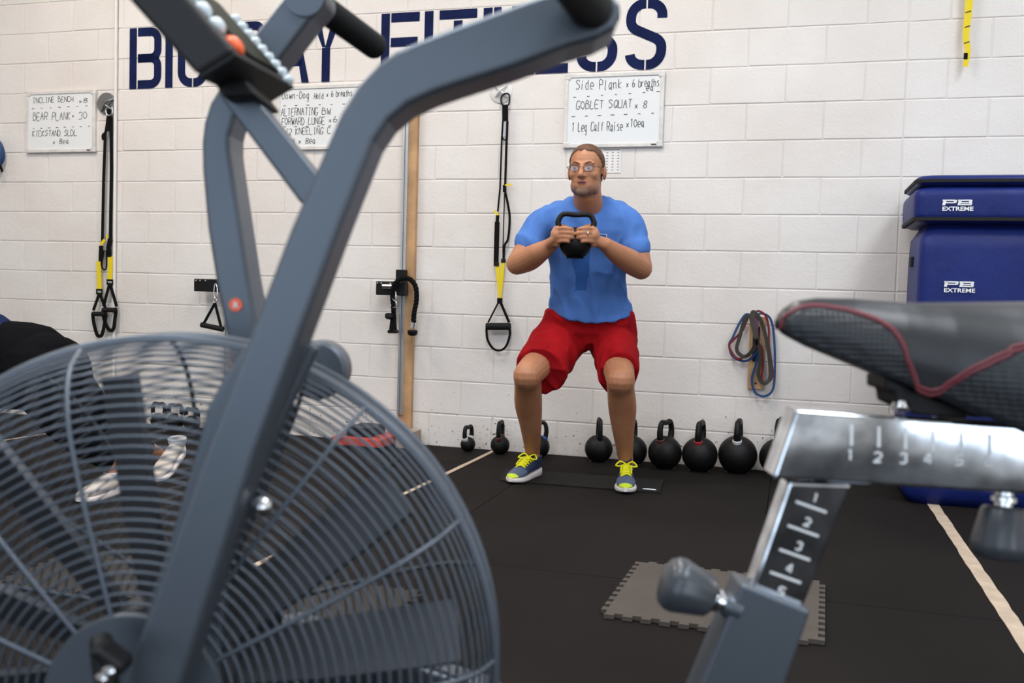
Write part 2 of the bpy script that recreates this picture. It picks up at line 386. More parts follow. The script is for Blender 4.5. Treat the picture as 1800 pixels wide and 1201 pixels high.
def L_S(x0, x1):
    r = .075; xl, xr = x0+h_, x1-h_; xm = (x0+x1)/2
    up = [(xr, zt-.112)] + arc(xr-r, zt-h_-.065, r, .065, 0, 90) + [(xm+SG/2, zt-h_)]
    mid = [(xm-SG/2, zt-h_)] + arc(xl+r, zt-h_-.08, r, .08, 90, 180) + arc(xl+r, zm+.075, r, .06, 180, 235, 4) + arc(xr-r, zm-.075, r, .06, 55, 0, 4) + arc(xr-r, zb+h_+.08, r, .08, 0, -90) + [(xm+SG/2, zb+h_)]
    dn = [(xm-SG/2, zb+h_)] + arc(xl+r, zb+h_+.06, r, .06, 270, 180)
    letter([], [up, mid, dn])
for fn, a, b_, y in ((L_B, 228, 284, 100), (L_I, 291, 305, 100), (L_G, 313, 366, 100), (L_B, 414, 468, 90), (L_A, 480, 544, 85), (L_Y, 547, 600, 85), (L_F, 670, 737, 75),
                     (L_I, 746, 762, 70), (L_T, 772, 838, 70), (L_N, 849, 915, 70), (L_E, 924, 1000, 65), (L_S, 1015, 1086, 65), (L_S, 1100, 1172, 60)):
    fn(*LX(a, b_, y))

# ------------------------------------------------------------------ whiteboards with handwriting
GL = {'A':'002640,1333','B':'00 06 26 35 24 04,24 43 41 20 00','C':'45 36 16 05 01 10 30 41','D':'00 06 26 44 42 20 00','E':'46 06 00 40,03 33','F':'46 06 00,03 33',
 'G':'45 36 16 05 01 10 30 42 22','H':'00 06,40 46,03 43','I':'20 26,16 36,10 30','K':'00 06,46 03 40','L':'06 00 40','N':'00 06 40 46','O':'20 02 04 26 44 42 20','P':'00 06 36 45 44 33 03',
 'Q':'20 02 04 26 44 42 20,22 50','R':'00 06 36 45 44 33 03,23 40','S':'45 36 16 05 14 33 42 31 10 01','T':'06 46,26 20','U':'06 01 10 30 41 46','W':'06 10 24 30 46',
 'a':'34 14 02 10 32,34 30 40','b':'06 00 30 41 43 34 04','c':'34 14 02 10 30','d':'34 14 02 10 30,36 30','e':'02 42 34 14 02 10 30','f':'46 25 20,14 34','g':'34 14 02 10 31,34 38 18',
 'h':'06 00,03 24 33 30','i':'14 10,15 16','k':'06 00,34 02 30','l':'16 10 20','n':'00 04,03 24 33 30','o':'10 01 03 24 33 31 10','r':'00 04,03 24 34','s':'34 14 03 32 30 00','t':'26 20 30,14 34',
 'w':'04 10 23 30 44','x':'03 30,00 33','1':'15 26 20','2':'05 26 45 43 00 40','3':'05 26 45 33 42 30 00','4':'30 36 02 42','5':'46 06 03 33 41 30 00','6':'36 14 01 10 30 42 33 02',
 '8':'23 04 15 26 45 44 23 02 01 20 41 42 23','0':'20 02 04 26 44 42 20','-':'03 33','/':'00 46','.':'23 33 32 22 23',"'":''}
def glyph(c):
    out = []
    for s in GL.get(c, '').split(','):
        s = s.replace(' ', ''); pts = [(int(s[i]), int(s[i+1])) for i in range(0, len(s), 2)]
        if c == 'g': pts = [(x, (4-y if y > 4 else y)*1.0) for x, y in pts]; pts = [(x, y if y >= 0 else y*.55) for x, y in pts]
        if len(pts) > 1: out.append(pts)
    return out
def write(txt, x, z, hgt, wid, off, parent, mater='ink', lw=.0034, name='handwriting', jit=.0, frame=None):
    b = MB(); rnd = random.Random(hash(txt) % 1000 if False else sum(map(ord, txt))); cw = wid/max(1, len(txt)); fx = cw*.72/4; fz = hgt/6
    for i, c in enumerate(txt):
        dz = rnd.uniform(-1, 1)*jit*hgt; sl = rnd.uniform(-.05, .16)
        for st in glyph(c):
            pts = [(x + i*cw + (px_ + sl*py_)*fx + rnd.uniform(-1, 1)*jit*.3*hgt, z + dz + py_*fz + rnd.uniform(-1, 1)*jit*.3*hgt) for px_, py_ in st]
            if len(pts) > 2: pts = [tuple(p) for p in crom(pts, 3)]
            pts = [p for k_, p in enumerate(pts) if k_ == 0 or (abs(p[0]-pts[k_-1][0])+abs(p[1]-pts[k_-1][1])) > 1e-5]
            L, R = band2(pts, lw)
            for k_ in range(len(L)-1):
                qs = (L[k_], L[k_+1], R[k_+1], R[k_])
                b.add([frame(q[0], q[1], off) if frame else Wp(q[0], off, q[1]) for q in qs], [(0,1,2,3)])
    return b.build(name, mater, parent)
def board(corners, label, lines, dashes):
    (ax, az), (bx, bz), (cx, cz), (dx, dz) = [wxz(*p, .015) for p in corners]      # TL TR BR BL
    x0, x1, z0, z1 = (ax+dx)/2, (bx+cx)/2, (cz+dz)/2, (az+bz)/2
    t = thing('whiteboard', Wp((x0+x1)/2, 0, z0), label, 'whiteboard', 'whiteboards on the block wall', -TH)
    M3 = WR.to_3x3(); fw = .022
    b = MB(); b.box(Wp((x0+x1)/2, .009, (z0+z1)/2), (x1-x0-.01, .014, z1-z0-.01), M3); b.build('panel', 'board', t)
    for cx_, cz_, sx, sz in (((x0+x1)/2, z1-fw/2, x1-x0, fw), ((x0+x1)/2, z0+fw/2, x1-x0, fw), (x0+fw/2, (z0+z1)/2, fw, z1-z0-2*fw), (x1-fw/2, (z0+z1)/2, fw, z1-z0-2*fw)):
        b = MB(); b.box(Wp(cx_, .011, cz_), (sx, .022, sz), M3); b.build('frame_bar', 'frame', t, bevel=.003)
    for sx in (x0+.016, x1-.016):
        for sz in (z0+.016, z1-.016):
            b = MB(); b.box(Wp(sx, .0125, sz), (.036, .023, .036), M3); b.build('corner_cap', 'frame', t, bevel=.006)
    b = MB(); b.box(Wp(x1-.05, .0225, z0+.012), (.028, .002, .007), M3); b.build('maker_mark', 'ink', t)
    for txt, pa, pb, hpx in lines:      # text, start px (baseline), end px, cap height px
        xa, za = wxz(*pa, .017); xb, _ = wxz(*pb, .017); hg = za and abs(wxz(pa[0], pa[1]-hpx, .017)[1]-za)
        if len(txt) == 2:
            for k, ch_ in enumerate(txt): write(ch_, xa + k*(xb-xa)/2, za, hg, (xb-xa)/2, .0172, t, jit=.05)
        else: write(txt, xa, za, hg, xb-xa, .0172, t, jit=.05)
    b = MB()
    for (pa, pb, n) in dashes:
        xa, za = wxz(*pa, .017); xb, zb_ = wxz(*pb, .017)
        for k in range(n):
            u = k/(n-1); xx = xa+(xb-xa)*u; zz = za+(zb_-za)*u; d = random.uniform(.012, .022)
            b.box(Wp(xx, .0168, zz), (d, .0008, .0038), M3)
    b.build('dashed_line', 'ink', t)
board([(47, 162), (168, 157), (168, 267), (46, 269)], 'small whiteboard listing incline bench and bear plank, beside the grey strap anchor',
      [('INCLINE BENCH', (58, 181), (130, 178), 9), ('x8', (139, 181), (155, 180), 8), ('BEAR PLANK.', (58, 212), (132, 209), 13), ('30', (138, 209), (155, 208), 12),
       ('KICKSTAND SLDL', (57, 240), (136, 239), 10), ('x 8ea', (93, 253), (122, 252), 9)],
      [((58, 191), (152, 186), 7), ((59, 226), (156, 222), 8)])
board([(487, 152), (640, 147), (640, 262), (487, 264)], 'whiteboard starting with a down-dog hold, half hidden behind the bike arm',
      [('Down-Dog', (496, 174), (545, 173), 12), ('Hold', (552, 174), (570, 173), 10), ('x 6 breaths', (574, 170), (620, 169), 10), ('ALTERNATING', (494, 204), (560, 202), 13), ('BW', (566, 201), (584, 200), 11),
       ('FORWARD LUNGE', (495, 220), (572, 217), 12), ('x6', (578, 215), (594, 214), 10), ('1/2 KNEELING C', (495, 237), (582, 234), 11), ('ROW x 8ea', (500, 253), (556, 251), 10)],
      [((500, 186), (604, 183), 6), ((500, 223), (600, 221), 6)])
board([(993, 132), (1169, 124), (1165, 258), (991, 260)], 'large whiteboard listing side plank and goblet squat, above the man with the kettlebell',
      [('Side Plank', (1013, 158), (1095, 153), 16), ('x 6 breaths', (1101, 153), (1160, 149), 13), ('ea', (1136, 159), (1150, 158), 10), ('GOBLET SQUAT', (1013, 192), (1112, 189), 14), ('x 8', (1116, 190), (1138, 189), 13),
       ('1 Leg Calf Raise', (1005, 231), (1096, 226), 15), ('x10ea', (1101, 224), (1134, 223), 14)],
      [((1010, 171), (1157, 161), 7), ((1008, 205), (1147, 199), 7)])

# small printed sheet behind the man's head
xa, za = wxz(1060, 262); xb, zb2 = wxz(1091, 304)
t = thing('printed_sheet', Wp((xa+xb)/2, 0, zb2), 'small printed paper table taped under the large whiteboard', 'paper', rz=-TH)
b = MB(); b.box(Wp((xa+xb)/2, .003, (za+zb2)/2), (xb-xa, .0015, za-zb2), WR.to_3x3()); b.build('sheet', 'paper', t)
b = MB(); b.box(Wp((xa+xb)/2, .0042, za-.006), ((xb-xa)*.9, .0005, .006), WR.to_3x3())
for k in range(7):
    for q in (.25, .55, .85): b.box(Wp(xa+(xb-xa)*q, .0042, za-.022-k*.0165), (.012, .0005, .0045), WR.to_3x3())
b.build('printed_rows', mat('grey_print', (.25, .2, .2), .7), t)

# painted conduit on the left of the wall
b = MB(); xc, _ = wxz(207, 20); xc2, _ = wxz(203, 560); xc = (xc+xc2)/2
b.tube([Wp(xc, .016, 0), Wp(xc, .016, 1.5), Wp(xc, .016, 3.4)], .011, 14); o = b.build('conduit_pipe', 'conduit', smooth=40)
tag(o, 'thin vertical pipe painted white with the wall, beside the left strap', 'pipe')

# ------------------------------------------------------------------ suspension straps
def wstrap(path_px, wd, off, m, parent, name, t=.003, sub=0):
    pts = [wal(p[0], p[1], p[2] if len(p) > 2 else off) for p in path_px]
    if sub: pts = cv(pts, sub)
    b = MB(); b.strap(pts, wd, t, WN); return b.build(name, m, parent)
def wtube(path_px, r, off, m, parent, name, sub=5, loop=False, n=10):
    pts = [wal(p[0], p[1], p[2] if len(p) > 2 else off) for p in path_px]
    b = MB(); b.tube(cv(pts, sub, loop) if sub else pts, r, n, loop=loop); return b.build(name, m, parent, smooth=60)
def wbox(x0, y0, x1, y1, off, th, m, parent, name, bevel=.002):
    c = wal((x0+x1)/2, (y0+y1)/2, off); xa, za = wxz(x0, (y0+y1)/2, off); xb, _ = wxz(x1, (y0+y1)/2, off); _, z0 = wxz((x0+x1)/2, y1, off); _, z1 = wxz((x0+x1)/2, y0, off)
    b = MB(); b.box(c, (xb-xa, th, z1-z0), WR.to_3x3()); return b.build(name, m, parent, bevel=bevel)
# left trainer
t = thing('suspension_trainer', Wp(wxz(188, 590)[0], 0, wxz(188, 590)[1]), 'black and yellow suspension strap hanging from a round grey wall plate', 'strap', rz=-TH)
b = MB(); p = wal(188, 182); b.lathe([(.001, 0), (.072, 0), (.072, .008), (.066, .014), (.001, .02)], p, NW, 30); b.build('anchor_plate', 'greyd', t, smooth=35)
for q in (((176, 175), (184, 184, .035), (200, 195)), ((178, 196), (186, 180, .04), (200, 174))):
    wtube([(x[0], x[1], x[2] if len(x) > 2 else .018) for x in q], .006, .02, 'greyd', t, 'anchor_bar')
wtube([(190, 185, .03), (186, 195, .03), (190, 203, .03), (197, 200, .03), (197, 188, .03)], .005, .03, 'steel', t, 'carabiner')
wstrap([(192, 192), (192, 215), (188, 230)], .035, .03, 'web', t, 'main_loop')
wstrap([(190, 205), (186, 232), (181, 238), (182, 246)], .022, .028, 'web', t, 'equaliser_loop', sub=4)
wstrap([(185, 235), (182, 320), (180, 425)], .022, .028, 'web', t, 'strap'); wstrap([(195, 205), (196, 300), (194, 425)], .026, .03, 'web', t, 'strap')
wstrap([(178, 432), (177, 460), (175, 465)], .034, .03, 'web', t, 'buckle_strap'); wstrap([(194, 420), (191, 435), (192, 452)], .038, .032, 'web', t, 'buckle_strap')
wstrap([(177, 430), (184, 422)], .022, .033, 'yel', t, 'pull_tab'); wstrap([(188, 412), (188, 420)], .012, .033, 'yel', t, 'pull_tab')
wtube([(183, 440), (179, 465), (182, 474), (187, 470), (187, 440)], .005, .036, 'web', t, 'strap_tail')
wstrap([(173, 460), (174, 480), (175, 509)], .034, .031, 'yel', t, 'yellow_strap'); wstrap([(194, 450), (194, 470), (193, 492)], .036, .031, 'yel', t, 'yellow_strap')
for (cx, cy) in ((174.5, 513), (193, 496)):
    lb = wbox(cx-5.5, cy-5, cx+5.5, cy+5, .034, .006, 'web', t, 'maker_label')
    text_mesh('TRX', 'label_print', 'white', t, wal(cx, cy+1.5, .0385), UX, UZ, .016, 1.1, .02, align='CENTER')
for (cx, y0, w1, yb, y1, sk) in ((175, 518, 13, 552, 589, 0), (193, 501, 13, 545, 579, 2)):
    wstrap([(cx-1, y0), (cx-w1+2, yb-6)], .022, .034, 'web', t, 'handle_strap'); wstrap([(cx+1, y0), (cx+w1-1, yb-6)], .022, .034, 'web', t, 'handle_strap')
    wtube([(cx-w1+1, yb, .04), (cx+w1-2, yb, .04)], .016, .04, 'grip', t, 'grip', sub=0)
    wstrap([(cx-w1+1, yb), (cx-w1+3, yb+16), (cx-4+sk, y1), (cx+4+sk, y1), (cx+w1-4, yb+16), (cx+w1-2, yb)], .024, .036, 'web', t, 'foot_cradle', t=.006, sub=4)
# right trainer
t = thing('suspension_trainer', Wp(wxz(880, 618)[0], 0, wxz(880, 618)[1]), 'suspension strap on a white wall plate just left of the man in blue', 'strap', rz=-TH)
b = MB(); p = wal(881, 161); b.lathe([(.001, 0), (.07, 0), (.07, .006), (.06, .012), (.001, .016)], p, NW, 30); b.build('anchor_plate', 'wanchor', t, smooth=35)
for q in (((871, 170), (880, 158, .04), (891, 150)), ((870, 150), (881, 161, .035), (892, 171))): wtube(q, .007, .015, 'wanchor', t, 'anchor_bar')
wtube([(883, 184, .035), (881, 172, .035), (887, 165, .035), (895, 167, .035), (894, 184, .035)], .005, .035, 'blackp', t, 'carabiner', loop=True)
wstrap([(888, 184), (888, 213)], .036, .035, 'web', t, 'main_loop')
wstrap([(884, 213), (882, 245), (879, 330), (875, 372)], .010, .033, 'web', t, 'strap'); wstrap([(892, 213), (890, 260), (888, 325)], .014, .034, 'web', t, 'strap')
wstrap([(888, 215), (887, 240)], .03, .030, mat('grey_lining', (.45, .48, .52), .7), t, 'loop_lining')
wtube([(883, 240), (885, 246), (891, 244), (892, 236)], .004, .034, 'web', t, 'equaliser_loop')
wstrap([(887, 325), (887, 338)], .022, .036, 'web', t, 'buckle'); wstrap([(888, 326), (895, 324), (899, 327)], .010, .038, 'yel', t, 'pull_tab', sub=3)
wstrap([(875, 378), (874, 390)], .02, .036, 'web', t, 'buckle'); wstrap([(868, 371), (876, 378)], .012, .038, 'yel', t, 'pull_tab')
wstrap([(888, 338), (893, 360), (896, 385), (893, 420), (887, 432), (885, 460)], .014, .034, 'web', t, 'strap_tail', sub=4)
wstrap([(887, 340), (885, 400), (884, 440), (884, 462)], .006, .036, 'web', t, 'strap')
wstrap([(874, 390), (873, 420), (872, 464)], .030, .035, 'web', t, 'strap'); wbox(868, 461, 877, 468, .036, .01, 'blackp', t, 'ring_joint'); wbox(881, 455, 889, 462, .036, .01, 'blackp', t, 'ring_joint')
wstrap([(874, 467), (877, 500), (878, 526)], [.024, .02, .012], .034, 'yel', t, 'yellow_strap'); wstrap([(884, 460), (881, 500), (879, 526)], [.024, .02, .012], .036, 'yel', t, 'yellow_strap')
wbox(874, 524, 883, 534, .036, .012, 'web', t, 'handle_knot')
wstrap([(876, 532), (858, 567)], .010, .036, 'web', t, 'handle_strap'); wstrap([(880, 532), (895, 567)], .016, .036, 'web', t, 'handle_strap')
wtube([(855, 574, .04), (897, 574, .04)], .021, .04, 'grip', t, 'grip', sub=0, n=16)
wstrap([(855, 578), (857, 597), (867, 613), (880, 616), (890, 608), (896, 590), (896, 578)], .013, .04, 'web', t, 'foot_cradle', t=.007, sub=5)

# yellow strap at the upper right
t = thing('wall_strap', wal(1698, 118, .03), 'yellow webbing strap hanging at the upper right corner of the wall', 'strap', rz=-TH)
wstrap([(1704, -40), (1703, 10), (1698, 60), (1701, 90), (1697, 117)], [.036, .036, .03, .027, .024], .05, 'yel', t, 'webbing', sub=4)
for y in (20, 46, 74):
    xx = 1702 - (y-20)*.05
    wstrap([(xx-5, y+2), (xx+5, y-1)], .004, .053, 'ink', t, 'stitch_line')
wbox(1694, 93, 1701, 104, .053, .002, 'web', t, 'maker_label', bevel=0)

# dark blue coiled rope at the left edge of the photo
t = thing('hanging_rope', wal(1, 305, .05), 'blue rope coil hanging on the wall at the left edge', 'rope', rz=-TH)
for k in range(3): wtube([(-28+k*2, 285), (-20, 250-k*3), (-4, 247+k*3), (5-k*2, 262), (6-k*3, 280), (-6, 298-k*3), (-20, 300)], .009, .03+.015*k, 'bblue', t, 'rope_turn', loop=True)
wstrap([(0, 290), (4, 302)], .02, .06, 'web', t, 'rope_end')

# ------------------------------------------------------------------ cable rails on wooden posts
def wbx(xc, wd, off0, off1, z0, z1, m, parent, name, bevel=.002):
    b = MB(); b.box(Wp(xc, (off0+off1)/2, (z0+z1)/2), (wd, off1-off0, z1-z0), WR.to_3x3()); return b.build(name, m, parent, bevel=bevel)
def cable_rail(px, label, group, full):
    xl, _ = wxz(px, 500); ztop = wxz(px, 165)[1]
    t = thing('cable_rail', Wp(xl, 0, 0), label, 'exercise rail', group, -TH)
    wbx(xl+.013, .089, 0, .038, .02, ztop, 'wood', t, 'wooden_post')
    zr0 = wxz(px, 728)[1]; zr1 = ztop - .12
    for dx, w_, o1 in ((-.009, .012, .058), (.003, .008, .050), (.014, .010, .058)): wbx(xl-.012+dx, w_, .038, o1, zr0, zr1, 'alu', t, 'rail', .001)
    return t, xl
t, xl = cable_rail(716, 'aluminium cable rail on a pine post with a black rope attachment', 'cable rails on wooden posts', True)
zc_ = wxz(716, 508)[1]
wbx(xl-.010, .060, .05, .09, zc_-.03, zc_+.115, 'blackp', t, 'carriage'); wbx(xl-.062, .19, .06, .12, zc_-.042, zc_+.042, 'blackp', t, 'carriage_arm', .006)
for dx in (-.145, -.12, -.06): 
    b = MB(); b.lathe([(.001, 0), (.006, 0), (.005, .004), (.001, .005)], Wp(xl+dx, .12, zc_+.03), NW, 12); b.build('bolt', 'steel', t, smooth=40)
b = MB(); b.lathe([(.014, -.03), (.014, .03)], Wp(xl-.075, .13, zc_+.012), UX, 14); b.build('pulley', 'steel', t, smooth=40)
rp = thing('triceps_rope', wal(722, 590, .1), 'black braided rope with steel ferrule draped over the cable carriage', 'rope', rz=-TH)
def rope(pts, r, parent):
    P = cv(pts, 10)
    for ph in (0, 2.1, 4.2):
        Q = []; u = (P[1]-P[0]).orthogonal().normalized(); s = 0
        for i, p in enumerate(P):
            T = (P[min(i+1, len(P)-1)]-P[max(i-1, 0)]).normalized(); u = (u-T*u.dot(T)).normalized(); w_ = T.cross(u)
            if i: s += (P[i]-P[i-1]).length
            a = s*95+ph; Q.append(p + (u*math.cos(a)+w_*math.sin(a))*r*.5)
        b = MB(); b.tube(Q, r*.58, 8); b.build('rope_strand', 'web', parent, smooth=60)
rope([wal(692, 548, .13), wal(690, 520, .135), wal(694, 500, .15), wal(707, 489, .15), wal(722, 492, .14), wal(731, 506, .13), wal(732, 528, .12), wal(728, 550, .115), wal(727, 566, .11)], .015, rp)
b = MB(); b.lathe([(.015, 0), (.015, .035)], wal(725.5, 577, .11), (wal(727, 566, .11)-wal(725.5, 577, .11)), 16); b.build('ferrule', 'steel', rp, smooth=40)
b = MB(); b.lathe([(.004, 0), (.022, .004), (.030, .014), (.031, .032), (.026, .037)], wal(725, 591, .11), UZ, 20); b.build('end_knob', 'blackp', rp, smooth=40)
b = MB(); b.lathe([(.004, 0), (.022, .004), (.030, .014), (.028, .034), (.018, .04)], wal(685, 562, .13), UZ, 20); b.build('end_knob', 'blackp', rp, smooth=40)
hs = thing('clip_handle', wal(692, 588, .1), 'black strap handle hanging by a steel ring from the cable carriage', 'handle', rz=-TH)
wtube([(691, 513, .13), (690, 524, .14), (694, 529, .14), (696, 522, .14), (695, 512, .13)], .0035, .13, 'steel', hs, 'carabiner', loop=True)
b = MB(); c = wal(692, 535, .14); b.tube([c + (UX*math.cos(a)+UZ*math.sin(a))*.021 for a in (k*math.pi/10 for k in range(20))], .0035, 8, loop=True); b.build('ring', 'steel', hs, smooth=60)
wstrap([(692, 540), (692, 552), (691, 570), (691, 586)], [.022, .03, .042, .055], .13, 'web', hs, 'strap', t=.006)
for x in (686, 696): 
    b = MB(); b.lathe([(.011, -.018), (.011, .018)], wal(x, 583, .13), NW, 12); b.build('handle_end', 'blackp', hs, smooth=40)
t, xl = cable_rail(409, 'cable rail on a wooden post mostly hidden behind the bike', 'cable rails on wooden posts', False)
zc_ = wxz(400, 503)[1]
wbx(xl-.010, .060, .05, .09, zc_-.03, zc_+.115, 'blackp', t, 'carriage'); wbx(xl-.105, .21, .06, .12, zc_-.040, zc_+.042, 'blackp', t, 'carriage_arm', .006)
for dx in (-.19, -.16, -.12):
    b = MB(); b.lathe([(.001, 0), (.006, 0), (.005, .004), (.001, .005)], Wp(xl+dx, .12, zc_+.03), NW, 12); b.build('bolt', 'steel', t, smooth=40)
dh = thing('stirrup_handle', wal(372, 580, .1), 'black triangular stirrup handle hanging beside the orange bike badge', 'handle', rz=-TH)
wtube([(378, 500, .13), (376, 515, .14), (379, 526, .14), (382, 516, .14), (381, 502, .13)], .0035, .13, 'steel', dh, 'carabiner', loop=True)
b = MB(); c = wal(378, 529, .14); b.tube([c + (UX*math.cos(a)+UZ*math.sin(a))*.013 for a in (k*math.pi/8 for k in range(16))], .003, 8, loop=True); b.build('ring', 'steel', dh, smooth=60)
wtube([(378, 533), (357, 571)], .009, .13, 'web', dh, 'handle_strap', sub=0); wtube([(378, 533), (389, 577)], .009, .13, 'web', dh, 'handle_strap', sub=0)
wtube([(354, 571), (392, 579)], .017, .13, 'grip', dh, 'grip', sub=0, n=16)

# ------------------------------------------------------------------ resistance bands on a wooden plaque
pl = thing('band_rack', wal(1330, 685), 'pine plaque with black hook plate screwed to the wall left of the saddle', 'rack', rz=-TH)
q = [wal(*p) for p in ((1319, 557), (1347, 557), (1342, 684), (1314, 683))]
b = MB(); b.prism(q, NW*.022); b.build('plaque', 'wood', pl, bevel=.002)
b = MB(); b.prism([wal(*p, .022) for p in ((1324, 575), (1336, 575), (1333, 635), (1322, 635))], NW*.006); b.build('hook_plate', 'blackp', pl, bevel=.001)
b = MB(); b.tube(cv([wal(1330, 600, .025), wal(1330, 604, .06), wal(1330, 604, .10), wal(1330, 596, .115)], 4), .009, 10); b.build('hook', 'blackp', pl, smooth=50)
for p in ((1328, 674),):
    b = MB(); b.lathe([(.001, 0), (.006, 0), (.001, .003)], wal(*p, .022), NW, 10); b.build('screw', 'blackp', pl)
def bandloop(name_label, m, pts, wd):
    b = MB(); P = cv([wal(*p) for p in pts], 7, True); b.strap(P, wd, .007, WN, loop=True); o = b.build('resistance_band', m, smooth=40)
    tag(o, name_label, 'exercise band', 'resistance bands on the plaque')
bandloop('blue resistance band looped over the plaque hook, the lowest hanging', 'bblue', [(1331, 600, .075), (1328, 572, .07), (1321, 556, .05), (1310, 554, .045), (1298, 572, .045), (1288, 594, .045), (1282, 606, .04), (1287, 625, .04), (1302, 634, .05), (1318, 632, .06), (1334, 613, .085), (1336, 606, .08),
          (1329, 640, .06), (1322, 665, .05), (1326, 688, .045), (1342, 697, .045), (1358, 686, .045), (1362, 650, .045), (1361, 600, .045), (1356, 565, .05), (1345, 553, .055), (1332, 556, .07)], .013)
bandloop('red resistance band looped over the plaque hook', 'bred', [(1332, 603, .085), (1326, 570, .06), (1316, 557, .055), (1306, 580, .06), (1289, 598, .05), (1282, 608, .05), (1288, 622, .05), (1300, 631, .06), (1322, 618, .08), (1337, 607, .095),
          (1341, 640, .07), (1339, 665, .06), (1345, 674, .06), (1358, 660, .055), (1352, 610, .05), (1351, 575, .05), (1344, 553, .06), (1328, 551, .07)], .012)
bandloop('olive resistance band looped over the plaque hook', 'bolive', [(1329, 596, .09), (1320, 560, .075), (1310, 560, .07), (1301, 590, .065), (1295, 612, .065), (1299, 622, .065), (1310, 627, .07), (1322, 617, .085), (1331, 600, .10),
          (1337, 630, .085), (1333, 655, .075), (1337, 670, .07), (1346, 674, .07), (1354, 660, .065), (1351, 620, .065), (1343, 580, .07), (1333, 556, .08), (1322, 551, .08)], .020)

# ------------------------------------------------------------------ kettlebells
def kettlebell(pos, r, hh, hw, yaw, ring, label, group=None, name='kettlebell'):
    # hh: handle top above bell centre, hw: half width of handle (centreline), pos: floor point
    t = thing(name, pos, label, 'kettlebell', group, 0)
    c = V(pos) + V((0, 0, r*.93)); d = V((math.cos(yaw), math.sin(yaw), 0))
    b = MB(); n = 22; prof = [(r*.62, -r*.93)] + [(r*math.cos(a), r*math.sin(a)) for a in (math.radians(-62 + 150*k/n) for k in range(n+1))] + [(.001, r)]
    b.lathe(prof, c, UZ, 36); b.build('bell', 'iron', t, smooth=50)
    hr = max(.0125, r*.17)
    P = cv([c + d*x + UZ*z for x, z in ((-hw*.78, r*.55), (-hw*.98, r*1.05), (-hw, hh*.72), (-hw*.72, hh*.95-hr*.3), (0, hh-hr), (hw*.72, hh*.95-hr*.3), (hw, hh*.72), (hw*.98, r*1.05), (hw*.78, r*.55))], 6)
    b = MB(); b.tube(P, [hr*(1.22 - .3*math.sin(math.pi*i/(len(P)-1))) for i in range(len(P))], 16); b.build('handle', 'iron', t, smooth=60)
    if ring:
        for s in (-1, 1):
            p0 = c + d*(s*hw*.84) + UZ*(r*.74); p1 = c + d*(s*hw*.93) + UZ*(r*.92)
            b = MB(); b.lathe([(hr*1.45, -.006), (hr*1.45, .010), (hr*1.2, .013)], p0, p1-p0, 18); b.build('colour_ring', ring, t, smooth=40)
    return t
RING = dict(w=mat('white_ring_paint', (.55, .56, .57), .5), m=mat('maroon_ring_paint', (.09, .02, .022), .5), r=mat('red_ring_paint', (.30, .015, .02), .5), b=mat('blue_ring_paint', (.02, .10, .30), .5), g=mat('grey_ring_paint', (.3, .3, .3), .5))
KB = [ # centre px, bell bottom px, r px, handle top px, yaw deg, ring, label
 (822, 794, 13.2, 748, 62, 'w', 'smallest kettlebell of the row, white ringed, nearest the cage'),
 (878.5, 799, 17, 740, 78, 'm', 'small kettlebell with maroon rings at the end of the floor tape'),
 (945, 806, 21, 740, -14, 'b', 'kettlebell with blue rings behind the man\'s left-hand leg in the photo'),
 (1052.5, 813, 24.8, 736, 90, None, 'plain black kettlebell standing alone between the man\'s legs'),
 (1111, 819, 27, 739, 70, 'g', 'kettlebell half hidden behind the man\'s right-hand leg in the photo'),
 (1169.5, 825, 29.7, 739, 52, 'm', 'kettlebell with dull dark red rings, first one right of the man'),
 (1231, 830, 31.3, 741, 68, 'r', 'kettlebell with bright red rings, second one right of the man'),
 (1298, 833, 34, 739, 72, 'w', 'large kettlebell with white rings, third one right of the man'),
 (1371, 836, 34, 734, 66, 'g', 'large kettlebell partly hidden by the end of the chrome seat rail')]
for cx, by, rp_, ty, yaw, rg, lab in KB:
    Yd = flo(cx, by).y; s = FPX/Yd; r = rp_/s; p = flo(cx, by); p = p + V((0, r*.35, 0))
    q = WR.inverted() @ p
    if q.y > -r-.01: p = WR @ V((q.x, -r-.01, 0))
    s = FPX/p.y; r = rp_/s; hh = (by-ty)/s - r*.93
    kettlebell(p, r, hh, r*.68 if r > .06 else r*.9, math.radians(yaw), RING.get(rg), lab, 'kettlebells along the wall')
for cx, ty, r, lab in ((279, 707, .052, 'leftmost of the three kettlebells seen through the fan cage'), (308, 710, .056, 'middle one of the three kettlebells seen through the fan cage'), (337.5, 717, .052, 'rightmost of the three kettlebells seen through the fan cage')):
    xw = wxz(cx, 740, .14)[0]; p = Wp(xw, .14, 0); zt_ = at(cx, ty, p.y).z; kettlebell(p, r, zt_ - r*.93, r*.85, math.radians(-16), RING['g'], lab, 'kettlebells along the wall')

